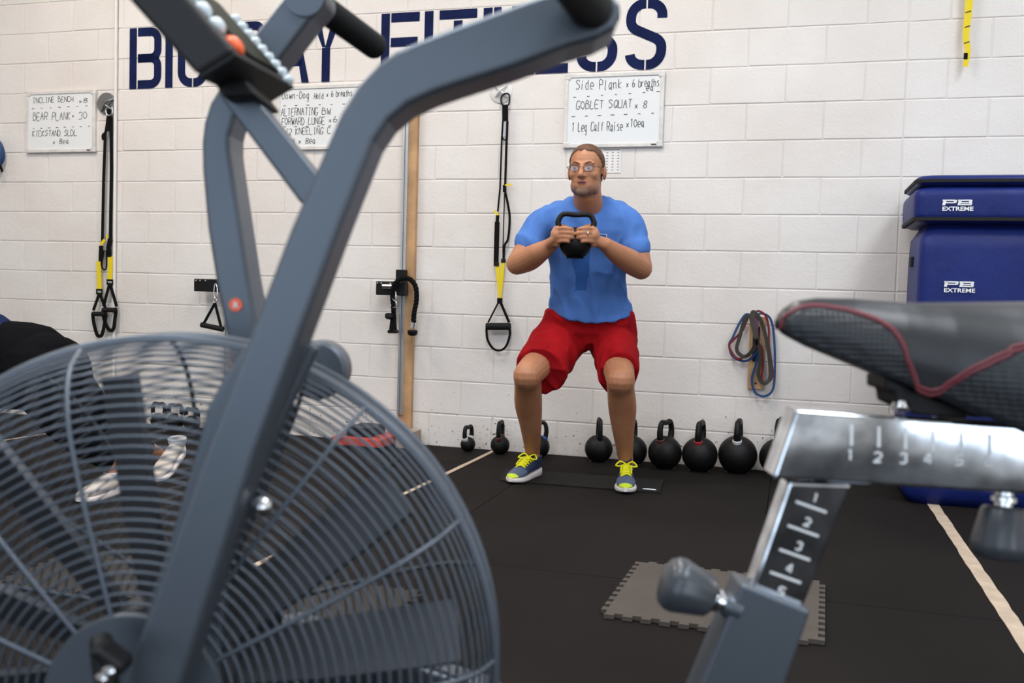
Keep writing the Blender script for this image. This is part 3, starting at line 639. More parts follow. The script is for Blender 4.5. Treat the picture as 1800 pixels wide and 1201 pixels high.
# ------------------------------------------------------------------ floor tape, foam mats, slant board
def tape(a, b_, wd, label):
    p, q = flo(*a), flo(*b_); b = MB(); b.strap([p + (q-p)*(k/30) + V((random.uniform(-.0012, .0012), 0, .0011)) for k in range(31)], [wd*random.uniform(.9, 1.06) for k in range(31)], .0012, UZ)
    tag(b.build('floor_tape', 'tape'), label, 'tape', 'floor tape lines')
tape((872, 791), (380, 1027), .028, 'tape line on the rubber floor running from the wall to behind the fan')
tape((1638, 884), (1850, 1200), .050, 'wide tape line on the floor in front of the blue boxes')
tape((150, 752), (-60, 785), .026, 'short tape line on the floor at the far left, seen through the cage')
def foam_mat(o, ux, L, W_, m, label, teeth=11, th=.013, tooth=.018):
    ux = ux.normalized(); uy = UZ.cross(ux); b = MB(); pts = []
    def edge(a, d, n, ln):
        for k in range(teeth if ln > .5 else 7):
            N_ = teeth if ln > .5 else 7; s = ln/N_
            pts.extend([a + d*(s*(k+.04)) , a + d*(s*(k-.02)) + n*tooth, a + d*(s*(k+.56)) + n*tooth, a + d*(s*(k+.5))])
    edge(o, ux, -uy, L); edge(o+ux*L, uy, ux, W_); edge(o+ux*L+uy*W_, -ux, uy, L); edge(o+uy*W_, -uy, -ux, W_)
    z = V((0, 0, .002))
    core = [o+z, o+ux*L+z, o+ux*L+uy*W_+z, o+uy*W_+z]
    b.prism([p+z for p in pts], UZ*th)
    tag(b.build('foam_mat', m), label, 'mat')
FL, FR, BL, BR = flo(1068, 1085), flo(1437, 1132), flo(1126, 996), flo(1437, 1033)
e = ((FR-FL)+(BR-BL)).normalized(); ctr = (FL+FR+BL+BR)/4; n_ = UZ.cross(e)
foam_mat(ctr - e*.30 - n_*.29, e, .60, .58, 'foam', 'grey interlocking foam mat lying on the floor in front of the man')
a_, b2_ = flo(655, 1116), flo(100, 1043); e = (a_-b2_).normalized(); n_ = UZ.cross(e)
foam_mat(a_ - e*.60, e, .60, .36, 'foamd', 'dark foam mat with toothed edges seen through the right side of the cage')
foam_mat(a_ - e*1.26, e, .60, .36, 'foamd', 'dark foam mat with toothed edges seen through the left side of the cage')
p0, p1 = flo(878, 846), flo(1160, 868); p2, p3 = flo(1168, 848), flo(888, 828)
b = MB(); b.hexa([p0, p1, p2+V((0, .02, 0)), p3+V((0, .02, 0)), p0+UZ*.006, p1+UZ*.006, p2+UZ*.010+V((0, .02, 0)), p3+UZ*.010+V((0, .02, 0))])
t = thing('slant_board', (p0+p1)/2, 'long thin black slant board on the floor behind the man\'s shoes', 'board'); b.build('board', 'blackf', t, bevel=.002)
lx = (p1-p0).normalized(); ly = (p2-p1).normalized(); lo = p1 - lx*.085 + ly*.035 + UZ*.0075
b = MB(); b.add([lo+UZ*.001, lo+lx*.06+UZ*.001, lo+lx*.065+ly*.016+UZ*.0022, lo+lx*.02+ly*.02+UZ*.0025, lo-lx*.005+ly*.012+UZ*.002], [(0,1,2,3,4)]); b.build('logo_print', 'white', t)
# low red platform and box behind the cage
pp = flo(650, 790); 
t = thing('step_platform', Wp(wxz(645, 780)[0], .1, 0), 'low red and black step platform by the wall, seen through the cage', 'step', rz=-TH)
xa, _ = wxz(604, 775, .2); xb, _ = wxz(688, 775, .2); M3 = WR.to_3x3()
b = MB(); b.box(Wp((xa+xb)/2, .2, .045), (xb-xa, .3, .05), M3); b.build('red_tread', 'redb', t, bevel=.006)
for x_ in (xa+.05, xb-.05):
    b = MB(); b.box(Wp(x_, .2, .011), (.06, .26, .022), M3); b.build('foot', 'blackp', t, bevel=.003)
b = MB(); b.box(Wp((xa+xb)/2-.01, .2, .098), (.16, .22, .055), M3); b.build('black_riser', 'blackp', t, bevel=.006)
xa, _ = wxz(703, 770, .12); xb, _ = wxz(733, 770, .12)
b = MB(); b.box(Wp((xa+xb)/2, .12, .052), (xb-xa, .14, .104), M3); tag(b.build('cardboard_box', 'beige', bevel=.004), 'small beige box on the floor at the foot of the pine post', 'box')

# ------------------------------------------------------------------ blue soft plyo boxes
def soft_box(x0, x1, y0, y1, z0, z1, label, lid):
    # wall frame box: x0..x1 along wall, y0 (near) .. y1 (far) distance from wall
    t = thing('plyo_box', Wp((x0+x1)/2, (y0+y1)/2, z0), label, 'plyo box', 'stacked blue plyo boxes', -TH)
    M3 = WR.to_3x3(); c = Wp((x0+x1)/2, (y0+y1)/2, (z0+z1)/2)
    n = 12; b = MB(); lx, ly, lz = x1-x0, y0-y1, z1-z0; rings = []
    for k in range(n+1):
        u = k/n*2-1; bul = .012*(1-u**4); rr = min(1, (1-abs(u))*lz/2/.035); sh = .03*(1-math.sqrt(max(0, 1-(1-rr)**2)))
        hx, hy = lx/2+bul-sh, ly/2+bul-sh; cr = .05; ring = []
        for sx, sy, a0 in ((1, 1, 0), (-1, 1, 90), (-1, -1, 180), (1, -1, 270)):
            for q in range(5):
                a = math.radians(a0+q*22.5); ring.append(c + M3 @ V((sx*(hx-cr)+cr*math.cos(a), sy*(hy-cr)+cr*math.sin(a), u*lz/2)))
        rings.append(ring)
    b.loft(rings); b.build('padded_cover', 'vinyl', t, smooth=60)
    def strip(zs, name, m, th=.004, hz=.012):
        bb = MB(); hx, hy = lx/2+.012+th, ly/2+.012+th; cr = .05; rr = []
        for zz in (zs-hz, zs+hz):
            ring = []
            for sx, sy, a0 in ((1, 1, 0), (-1, 1, 90), (-1, -1, 180), (1, -1, 270)):
                for q in range(5):
                    a = math.radians(a0+q*22.5); ring.append(c + M3 @ V((sx*(hx-cr)+cr*math.cos(a), sy*(hy-cr)+cr*math.sin(a), zz-(z0+z1)/2)))
            rr.append(ring)
        bb.loft(rr, True); bb.build(name, m, t, smooth=60)
    for zs, hz, m, th, nm in lid: strip(zs, nm, m, th, hz)
    return t
def logo(t, px, py, wpx, off):      # PB EXTREME print on the front of a box, off = distance of the front from the wall
    c0 = wal(px, py, off); s = (wal(px+wpx, py, off)-c0).length
    b = MB(); 
    def pl(pts): b.add([c0 + UX*(x*s) + UZ*(z*s) + NW*.003 for x, z in pts], [tuple(range(len(pts)))])
    sl = .04
    for ox in (0, .50):           # wide P and B
        pl([(ox+0, .00), (ox+.10, .00), (ox+.14, .20), (ox+.04, .20)]); pl([(ox, .15), (ox+.40, .15), (ox+.42, .20), (ox+.01, .20)])
        pl([(ox+.36, .08), (ox+.46, .08), (ox+.48, .19), (ox+.38, .20)]); pl([(ox+.08, .07), (ox+.42, .07), (ox+.44, .11), (ox+.09, .11)])
    pl([(.55, 0), (.95, 0), (.96, .045), (.56, .045)]); pl([(.87, .0), (.96, .01), (.98, .08), (.89, .09)])
    b.build('logo_print', 'white', t)
    text_mesh('EXTREME', 'logo_print', 'white', t, c0 - UZ*(.19*s), UX, UZ, .20*s, 1.22, .025, thick=.003)
fx = WR.inverted() @ flo(1600, 885); OF = -fx.y; xL = wxz(1619, 450, OF)[0]
OF = max(OF, .62)
zs = lambda py: at(1700, py, (WR @ V((wxz(1700, 450, OF)[0], -OF, 0))).y).z
ztop, zmid = zs(306), zs(393); zl = zmid*.46
xL = wxz(1617, 450, OF)[0]; xB = wxz(1597, 870, OF)[0]
t3 = soft_box(xL-.02, xL+.78, OF, .10, .0, zl, 'blue padded plyo box at the bottom of the stack on the right', [(zl-.05, .012, 'velcro', .003, 'velcro_strip')])
t2 = soft_box(xL+.01, xL+.76, OF-.02, .12, zl, zmid, 'tall blue padded plyo box with white logo in the middle of the stack', [])
t1 = soft_box(xL-.025, xL+.80, OF+.01, .09, zmid, ztop-.055, 'low blue padded plyo box with white logo on top of the stack', [(zmid+.02, .008, 'velcro', .002, 'velcro_strip')])
t0 = soft_box(xL-.02, xL+.79, OF, .095, ztop-.055, ztop, 'thin blue padded lid on the very top of the plyo stack', [(ztop-.03, .0075, 'velcro', .003, 'velcro_strip')])
logo(t1, 1656, 361, 54, OF+.027); logo(t2, 1659, 504, 54, OF-.003)
b = MB(); b.box(Wp(xL-.006, OF-.28, zs(458)), (.012, .07, .05), WR.to_3x3()); b.build('side_handle', 'velcro', t2, bevel=.003)

# ------------------------------------------------------------------ the air bike in the foreground
YC = 1.125                                   # bike centre plane (distance from camera), bike runs along x
FC = at(295, 1170, 1.08)                     # fan centre on the near rim
bike = thing('air_bike', (.05, YC, 0), 'slate grey air bike with a large fan cage and black saddle, nearest the camera', 'exercise bike')
def ext(px, Y, dY, name, m='paint', parent=None, bevel=.004, seg=3):
    b = MB(); b.prism([at(x, y, Y) for x, y in px][::-1], V((0, dY, 0))); return b.build(name, m, parent or bike, bevel=bevel, seg=seg)
# fan cage
RR = .373; yr0, yr1 = 1.08, 1.135
cage = MB(); n = 96
cage.loft([[V((FC.x+RR*math.cos(a), yy, FC.z+RR*math.sin(a))) for a in (2*math.pi*k/n for k in range(n))] for yy in (yr0, yr0+.03, yr0+.06, yr1)] , False)
cage.loft([[V((FC.x+(RR-.004)*math.cos(a), yy, FC.z+(RR-.004)*math.sin(a))) for a in (2*math.pi*k/n for k in range(n))] for yy in (yr1, yr0+.06, yr0+.03, yr0)] , False)
cage = cage.build('fan_cage', 'wire', bike, smooth=60)
def hoop(r, yy, wr, name, n=110):
    b = MB(); b.tube([V((FC.x+r*math.cos(a), yy, FC.z+r*math.sin(a))) for a in (2*math.pi*k/n for k in range(n))], wr, 6, loop=True)
    return b.build(name, 'wire', cage, smooth=80)
PROF = crom([(.092, -.097), (.16, -.094), (.24, -.088), (.305, -.074), (.350, -.042), (RR, 0)], 16)
cum = [0]
for i in range(1, len(PROF)): cum.append(cum[-1] + float(np.linalg.norm(PROF[i]-PROF[i-1])))
NR = 30
def prof_at(u): s = u*cum[-1]; return np.interp(s, cum, [p[0] for p in PROF]), np.interp(s, cum, [p[1] for p in PROF])
for side in (-1, 1):
    yy = yr0 if side < 0 else yr1
    for k in range(NR):
        r, d = prof_at(k/(NR-.5)); hoop(r, yy + (d if side < 0 else -d),   .0018 if side < 0 else .0011, 'cage_wire')
    hoop(RR, yy, .005, 'rim_hoop')
    for k in range(14):
        if side < 0 and k == 13: continue           # the gap where the near arm's side plate sits
        a = math.radians(105.5 + k*360/14 + (0 if side < 0 else 14)); b = MB()
        b.tube([V((FC.x+r*math.cos(a), yy + ((d+.004*0) if side < 0 else -d), FC.z+r*math.sin(a))) for r, d in (prof_at(u/24) for u in range(25))], .0029, 8)
        b.build('cage_spoke', 'wire', cage, smooth=60)
    b = MB(); o_ = V((FC.x, yy + (-.1 if side < 0 else .1), FC.z)); b.lathe([(.001, -.004), (.092, -.004), (.094, 0), (.094, .004), (.001, .006)], o_, (0, -1 if side > 0 else 1, 0), 48); b.build('hub_plate', 'paint', bike, smooth=35)
# fan blades, at rest
ym = 1.068
b = MB(); b.lathe([(.05, -.05), (.085, -.045), (.085, .05), (.05, .055)], (FC.x, ym, FC.z), (0, 1, 0), 36); b.build('fan_hub', 'blade', bike, smooth=40)
for k in range(12):
    a = math.radians(99.5 + 30*k); er = V((math.cos(a), 0, math.sin(a))); et = V((-math.sin(a), 0, math.cos(a))); pit = math.radians(40)
    ea = (et*math.cos(pit) + V((0, 1, 0))*math.sin(pit)); en = ea.cross(er); O = V((FC.x, ym, FC.z)); b = MB(); rings = []
    for r in (.085, .10, .18, .26, .325, .335):
        w_ = .027 + .009*min(1, (r-.085)/.12); h1 = .007
        rings.append([O+er*r+ea*(-w_)+en*h1, O+er*r+ea*(-w_)-en*.001, O+er*r+ea*(w_)-en*.001, O+er*r+ea*(w_)+en*h1, O+er*r+ea*(w_-.003)+en*h1, O+er*r+ea*(w_-.003)+en*.001, O+er*r+ea*(-w_+.003)+en*.001, O+er*r+ea*(-w_+.003)+en*h1])
    b.loft(rings); b.build('fan_blade', 'blade', bike)
# side plate and drive cover behind the near arm
ext([(432, 604), (398, 655), (364, 715), (345, 790), (300, 940), (262, 1050), (235, 1150), (215, 1290), (382, 1290), (388, 1150), (404, 1000), (445, 860), (500, 735), (560, 610), (500, 590)], .985, .022, 'side_plate', bevel=.005)
b = MB(); b.lathe([(.001, 0), (.036, 0), (.041, .006), (.041, .05), (.001, .055)], at(556, 652, 1.33), (0, 1, 0), 40); b.build('drive_cover', 'paint', bike, smooth=35)
ext([(330, 1130), (520, 1095), (700, 1162), (860, 1212), (1010, 1310), (880, 1330), (330, 1240)], 1.262, .05, 'main_beam', bevel=.006)
for p, Y in (((480, 1112), 1.245), ((686, 1160), 1.245), ((460, 890), .98)):
    b = MB(); b.lathe([(.011, 0), (.011, .006), (.006, .011), (.001, .013)], at(*p, Y), (0, -1, 0), 16); b.build('bolt', 'steel', bike, smooth=35)
# arms
ARMN = [(190, 1290), (215, 1205), (287, 1000), (358, 800), (397, 700), (473, 500), (511, 400), (555, 300), (600, 196), (630, 147), (665, 110), (697, 88), (733, 72), (800, 46), (920, 2), (1000, -24), (1040, -30), (1072, -18), (1090, 5), (1093, 26),
        (1080, 50), (1050, 66), (1000, 80), (900, 118), (800, 150), (760, 164), (717, 184), (682, 213), (657, 250), (637, 300), (598, 400), (561, 500), (486, 700), (449, 800), (384, 1000), (318, 1205), (292, 1290)]
ext(ARMN, .93, .075, 'handle_arm', bevel=.006, seg=4)
ARMF = [(428, 790), (400, 600), (380, 500), (364, 400), (355, 300), (354, 250), (358, 215), (369, 180), (390, 145), (445, 62), (500, -8), (522, -32), (552, -38), (574, -22), (574, 0),
        (562, 14), (548, 29), (500, 92), (440, 170), (413, 205), (403, 238), (403, 262), (415, 343), (437, 490), (450, 559), (482, 790)]
ext(ARMF, 1.28, .07, 'handle_arm', bevel=.006, seg=4)
def rod(p0, p1, r, name, m, dome=True):
    d = (p1-p0); L = d.length; b = MB(); pr = [(r*.9, 0), (r, .004), (r, L-r*.8)] + [(r*math.cos(a), L-r*.8+r*.8*math.sin(a)) for a in (math.radians(15*k) for k in range(1, 6))] + [(.001, L)]
    b.lathe(pr, p0, d, 28); return b.build(name, m, bike, smooth=50)
rod(at(1040, 14, .935), at(968, -95, .74), .021, 'hand_grip', 'grip')
rod(at(556, 6, 1.36), at(668, 88, 1.50), .0195, 'hand_grip', 'grip')
b = MB(); b.lathe([(.001, 0), (.023, 0), (.026, -.004)], at(536, -6, 1.278), (0, 1, 0), 30); b.build('arm_end_cap', 'paint', bike, smooth=35)
b = MB(); p = at(414.5, 536, 1.2795); b.lathe([(.001, .0018), (.0088, .0018), (.0088, 0)], p, (0, -1, 0), 28); b.build('round_badge', 'orange', bike)
text_mesh('R', 'badge_print', 'white', bike, at(414.5, 541, 1.2765), (1, 0, 0), (0, 0, 1), .0105, 1.1, .03, align='CENTER')
# pivot, crank and pedal by the near side
b = MB(); b.tube([at(178, 1128, .93), at(182, 1165, .90), at(200, 1260, .89)], .011, 10); b.build('crank_arm', 'blackp', bike, smooth=40)
ext([(150, 1148), (172, 1140), (215, 1172), (212, 1192), (190, 1188)], .87, .03, 'pedal', 'blackp', bevel=.004)
for p in ((193, 1180), (181, 1192)):
    b = MB(); b.lathe([(.006, 0), (.006, .004), (.002, .007)], at(*p, .868), (0, -1, 0), 12); b.build('bolt', 'steel', bike, smooth=35)
# console and its mast
ext([(380, 158), (440, 160), (552, 300), (592, 360), (560, 520), (470, 745), (430, 745), (520, 500), (540, 368), (524, 352), (385, 168)], 1.115, .05, 'console_mast', bevel=.004)
N0, N1 = 1.02, 1.26
fa, fb_ = at(412, 90, N0), at(278, -62, N0); ba, bb_ = at(345, 131, N0), at(205, -25, N0)
b = MB(); dY = V((.004, N1-N0, .018)); b.hexa([ba, fa, fa+dY, ba+dY, bb_, fb_, fb_+dY, bb_+dY]); b.build('console_body', 'conside', bike, bevel=.005)
ec = (fb_-fa).normalized(); nc = V((-ec.z, 0, ec.x)); nc = nc if nc.x > 0 else -nc
b = MB(); q0 = fa + ec*.006 + nc*.001; b.hexa([q0+dY*(.055/.24), q0+dY*(.055/.24)+ec*.11, q0+dY*(.185/.24)+ec*.11, q0+dY*(.185/.24)] + [p + nc*.003 for p in (q0+dY*(.055/.24), q0+dY*(.055/.24)+ec*.11, q0+dY*(.185/.24)+ec*.11, q0+dY*(.185/.24))]); b.build('lcd_screen', 'lcd', bike)
RC = Matrix((V((ec.x, 0, ec.z)), V((0, 1, 0)), V((nc.x, 0, nc.z)))).transposed()
for k in range(5):
    b = MB(); b.ell(fa + ec*(.014+.022*k+.006*(k > 0)) + nc*.0 + dY*.125, (.0125 if k == 0 else .0105, .012, .009), 18, RC); b.build('button', 'orange' if k == 0 else 'btn', bike, smooth=80)
for k in range(9):
    b = MB(); b.ell(fa + ec*(.000+.0125*k) + nc*.0 + dY*.91, (.0068, .012, .0095), 16, RC); b.build('button', 'btn', bike, smooth=80)
b = MB(); ub = (fa-ba)*.02; b.hexa([p + q for p in (ba-ec*.007, fa-ec*.007) for q in ()] or [ba-ec*.007, fa-ec*.007, fa-ec*.007+dY, ba-ec*.007+dY, ba-ec*.0005, fa-ec*.0005, fa-ec*.0005+dY, ba-ec*.0005+dY]); b.build('console_base', 'blackp', bike, bevel=.002)
ext([(372, 138), (432, 140), (452, 168), (392, 172)], 1.08, .11, 'mast_socket', 'blackp', bevel=.004)
# seat rail, post and sleeve
YF = 1.09
ext([(1399, 721), (1920, 758), (1920, 877), (1358, 842)], YF, .046, 'seat_rail', 'chrome', bevel=.004)
ext([(1386, 846), (1500, 850), (1410, 1075), (1318, 1042)], YF+.006, .034, 'seat_post', 'chrome', bevel=.005)
ext([(1304, 1026), (1426, 1075), (1380, 1205), (1270, 1500), (1105, 1500), (1232, 1200)], YF-.012, .052, 'post_sleeve', 'paint', bevel=.004)
fr = lambda x, z, off: at(x, -z, YF-.0006)
for d, x, y in (('1', 1489, 809), ('2', 1537, 812), ('3', 1582, 814), ('4', 1626, 815), ('5', 1680, 817), ('6', 1732, 818)): write(d, x, -y, 17, 16, 0, bike, 'white', 3.4, 'number_mark', frame=fr)
for x in (1497, 1545, 1592, 1640, 1690, 1740):
    b = MB(); b.add([at(x+dx, y+(x-1497)*.07, YF-.0006) for dx, y in ((-2.6, 783), (2.6, 783), (2.6, 747), (-2.6, 747))], [(0,1,2,3)]); b.build('tick_mark', 'white', bike)
YP = YF+.0052
for d, x, y in (('1', 1426, 884), ('2', 1412, 926), ('3', 1397, 968), ('4', 1381, 1008), ('5', 1366, 1048)):
    ca, sa_ = math.cos(.31), math.sin(.31)
    write(d, 0, 0, 13, 13, 0, bike, 'white', 3.0, 'number_mark', frame=lambda u, v, off: at(x+1+u*ca+v*.3, y-3+u*sa_-v, YP))
    if d != '5':
        b = MB(); L, R = band2([(x-27, y-2), (x+27, y+17)], 4.4); b.add([at(*q, YP) for q in (L[0], L[1], R[1], R[0])], [(0,1,2,3)]); b.build('tick_mark', 'white', bike)
def knob(base, tip, r, nm='adjust_knob'):
    d = tip-base; L = d.length; b = MB(); N_ = 40; rings = []
    ax = d.normalized(); u = ax.orthogonal().normalized(); w_ = ax.cross(u)
    for rr, h in ((.3, .16), (.62, .17), (.72, .22), (.86, .5), (.98, .74), (.96, .84), (.82, .94), (.5, .99), (.02, 1)):
        rings.append([base + ax*(h*L) + (u*math.cos(t)+w_*math.sin(t))*(r*rr*(1-.05*max(0, math.cos(6*t))**3)) for t in (2*math.pi*k/N_ for k in range(N_))])
    b.loft(rings); k_ = b.build(nm, 'knob', bike, smooth=50)
    b = MB(); b.lathe([(r*.30, -.02), (r*.30, .0), (r*.42, .002), (r*.42, L*.09), (r*.3, L*.1), (r*.3, L*.17)], base, d, 18); b.build('knob_shaft', 'steel', k_, smooth=35)
    b = MB(); b.lathe([(r*.5, -.022), (r*.46, -.008), (r*.40, -.004)], base, d, 18); b.build('knob_socket', 'paint', k_, smooth=35)
knob(at(1266, 1058, YF+.0), at(1166, 1019, YF-.005), .032)
knob(at(1765, 872, YF+.02), at(1756, 986, YF+.01), .033)
# saddle
ws = lambda s: float(np.interp(s, [0, .03, .08, .2, .4, .55, .7, .85, 1], [.006, .020, .028, .036, .045, .062, .092, .118, .122]))
X_n = at(1364, 560, YC).x; SL = .345
zts = lambda s: float(np.interp(s, [0, .02, .06, .13, .25, .45, .7, .9, 1], [.926, .938, .948, .9525, .953, .9495, .953, .956, .95]))
zbs = lambda s: float(np.interp(s, [0, .04, .12, .3, .5, .66, .75, .85, 1], [.918, .908, .895, .872, .846, .822, .808, .806, .81]))
def SP(s, t):        # t: -1..1 across, 0 crown
    a = abs(t); w_ = ws(s); y = w_*math.sin(min(1, a*1.22)*math.pi/2)**.95 - (w_*.10*max(0, a-.82)/.18); z = zts(s) - (zts(s)-zbs(s))*a**1.75
    return V((X_n + SL*s, YC + math.copysign(y, t), z))
def projpx(p):
    q = p - CAM; cp, sp = math.cos(PITCH), math.sin(PITCH); fz = q.y*cp - q.z*sp; up = q.z*cp + q.y*sp
    u, v = FPX*q.x/fz, -FPX*up/fz; cr, sr = math.cos(ROLL), math.sin(ROLL); return 900+u*cr-v*sr, 600.5+u*sr+v*cr
PIP = [(1372, 578), (1379, 559), (1400, 543), (1430, 537), (1470, 541), (1520, 553), (1558, 571), (1583, 598), (1596, 630), (1606, 662), (1618, 692), (1631, 713), (1645, 696), (1680, 668), (1730, 640), (1800, 610)]
grid = [(s/240, -t/80) for s in range(241) for t in range(4, 81)]; gp = np.array([projpx(SP(*g_)) for g_ in grid])
PST = []
for p in crom(PIP, 3):
    i = int(np.argmin(((gp-p)**2).sum(1))); PST.append(grid[i])
PST = sorted(PST); PST.append((1.0, PST[-1][1]+.03))
ps = [p[0] for p in PST]; pt = [abs(p[1]) for p in PST]
ks = np.ones(5)/5
NS, NTT = 90, 48; b = MB(); vs_ = [SP(i/NS, -1+2*j/NTT) for i in range(NS+1) for j in range(NTT+1)]; fs_ = []; ms_ = []
for i in range(NS):
    for j in range(NTT):
        s_, t_ = (i+.5)/NS, -1+2*(j+.5)/NTT; fs_.append((i*(NTT+1)+j, i*(NTT+1)+j+1, (i+1)*(NTT+1)+j+1, (i+1)*(NTT+1)+j)); ms_.append(1 if abs(t_) > np.interp(s_, ps, pt) and s_ > .02 else 0)
fs_.append(tuple(i*(NTT+1) for i in range(NS+1)) + tuple(i*(NTT+1)+NTT for i in range(NS, -1, -1))); ms_.append(0)
b.add(vs_, fs_); b.m = ms_
tex = mat('textured_vinyl', (.018, .02, .024), .42); nt = tex.node_tree; vo = nt.nodes.new('ShaderNodeTexVoronoi'); vo.inputs['Scale'].default_value = 170; vo.inputs['Randomness'].default_value = 0
tc = nt.nodes.new('ShaderNodeTexCoord'); nt.links.new(tc.outputs['Object'], vo.inputs['Vector']); bp = nt.nodes.new('ShaderNodeBump'); bp.inputs['Distance'].default_value = .003; bp.inputs['Strength'].default_value = .5
nt.links.new(vo.outputs['Distance'], bp.inputs['Height']); nt.links.new(bp.outputs['Normal'], nt.nodes['Principled BSDF'].inputs['Normal'])
sad = b.build('saddle', ['leather', tex], bike, smooth=80)
for sg in (-1, 1):
    for dt in (-.015, .015):
        pts = [SP(s, sg*max(.02, t+dt)) for s, t in zip(ps, pt)]; pts = [p for k, p in enumerate(pts) if k == 0 or (p-pts[k-1]).length > .004]
        bb = MB(); bb.tube(cv(pts, 2), .0021, 8); bb.build('red_piping', 'redp', sad, smooth=60)
ext([(1556, 662), (1640, 700), (1700, 722), (1700, 737), (1612, 730), (1575, 712), (1572, 690), (1556, 686)], YC-.03, .06, 'saddle_clamp', 'blackp', bevel=.003)
b = MB(); b.lathe([(.001, 0), (.011, 0), (.012, .005), (.008, .012)], at(1585, 722, YF+.01), (0, 0, 1), 16); b.build('clamp_nut', 'steel', bike, smooth=35)
# base: stabilisers and floor beam, mostly below the frame
bx_ = MB(); bx_.box((.12, YC, .12), (1.0, .07, .07)); bx_.build('floor_beam', 'paint', bike, bevel=.006)
for x in (-.42, .60):
    bx_ = MB(); bx_.box((x, YC, .055), (.08, .5, .07)); bx_.build('stabiliser', 'paint', bike, bevel=.006)
    for y in (-.22, .22): 
        bx_ = MB(); bx_.box((x, YC+y, .01), (.09, .05, .02)); bx_.build('rubber_foot', 'grip', bike, bevel=.003)
for x, y0 in ((FC.x, 1.005), (FC.x, 1.24)):
    bx_ = MB(); bx_.box((x, y0+.01, (FC.z+.15)/2), (.06, .02, FC.z-.10)); bx_.build('fork_leg', 'paint', bike, bevel=.004)

# ------------------------------------------------------------------ people
def skin_mat(name, col, col2):
    m = mat(name, col, .5, col2=col2, vs_=9, bump=.08, bs=200); b = m.node_tree.nodes['Principled BSDF']
    b.inputs['Subsurface Weight'].default_value = .12; b.inputs['Subsurface Radius'].default_value = (.02, .008, .004); b.inputs['Subsurface Scale'].default_value = .3
    return m
MT['skin'] = skin_mat('skin', (.46, .20, .10), (.40, .165, .082)); MT['lips'] = skin_mat('lips', (.36, .12, .09), (.33, .11, .08)); MT['stubble'] = skin_mat('stubble', (.37, .18, .105), (.31, .155, .095))
MT['skin2'] = skin_mat('skin_b', (.50, .24, .13), (.44, .2, .11))
MT['hair'] = mat('brown_hair', (.13, .058, .028), .65, bump=.8, bs=160, var=.3, vs_=40); MT['beard'] = mat('chin_beard', (.20, .115, .075), .8, bump=.8, bs=260)
def cloth(name, col, dark, stain=None, wr=.6, ws_=7, spec=.12):
    m = mat(name, col, .9, spec=spec, var=dark, vs_=5); nt = m.node_tree; N = nt.nodes.new; Lk = nt.links.new; b = nt.nodes['Principled BSDF']
    tc = N('ShaderNodeTexCoord'); mp = N('ShaderNodeMapping'); mp.inputs['Scale'].default_value = (1, 1, .45); Lk(tc.outputs['Object'], mp.inputs['Vector'])
    n = N('ShaderNodeTexNoise'); n.inputs['Scale'].default_value = ws_; n.inputs['Detail'].default_value = 2; n.inputs['Distortion'].default_value = .8; Lk(mp.outputs['Vector'], n.inputs['Vector'])
    bp = N('ShaderNodeBump'); bp.inputs['Strength'].default_value = wr; bp.inputs['Distance'].default_value = .03; Lk(n.outputs['Fac'], bp.inputs['Height']); Lk(bp.outputs['Normal'], b.inputs['Normal'])
    return m
MT['tee'] = cloth('blue_tshirt_cotton', (.088, .205, .55), .1); MT['sweat'] = cloth('sweat_soaked_cotton', (.040, .125, .40), .1)
MT['short'] = cloth('red_shorts_knit', (.36, .006, .010), .15, wr=.7, ws_=6); MT['legg'] = cloth('black_leggings', (.005, .005, .006), .1, spec=.04); MT['tee2'] = cloth('navy_top', (.008, .018, .07), .1)
MT['shoe'] = mat('navy_mesh_shoe', (.012, .03, .085), .7, bump=.4, bs=300); MT['shoetoe'] = mat('grey_blue_overlay', (.07, .095, .16), .6); MT['sole'] = mat('white_foam_sole', (.78, .70, .68), .55)
MT['lime'] = mat('lime_rubber', (.50, .62, .02), .5); MT['lace'] = mat('yellow_lace', (.75, .70, .0), .6, bump=.3, bs=600); MT['wshoe'] = mat('white_shoe_mesh', (.66, .58, .51), .7, bump=.3, bs=200); MT['sock'] = mat('pale_sock', (.6, .6, .62), .9)
MT['lens'] = mat('spectacle_lens', (.8, .82, 1), .05); MT['lens'].node_tree.nodes['Principled BSDF'].inputs['Alpha'].default_value = .09; MT['eyew'] = mat('eye_white', (.30, .25, .23), .4); MT['iris'] = mat('iris', (.03, .05, .07), .1); MT['gold'] = mat('ring_metal', (.8, .75, .68), .2, 1); MT['wirefr'] = mat('spectacle_wire', (.10, .09, .09), .3, .8)
def limb(b, pts, rad, n=18, sub=5):
    P = crom([tuple(p) + ((r, r) if not isinstance(r, tuple) else r) for p, r in zip(pts, rad)], sub)
    b.tube([V(p[:3]) for p in P], [(float(p[3]), float(p[4])) for p in P], n)
    b.ell(pts[0], (P[0][3],)*3, 14); b.ell(pts[-1], (P[-1][3],)*3, 14)
def remesh(o, vox, it, fac=.5): return bake(o, [('REMESH', dict(mode='VOXEL', voxel_size=vox, use_smooth_shade=True)), ('SMOOTH', dict(iterations=it, factor=fac))])

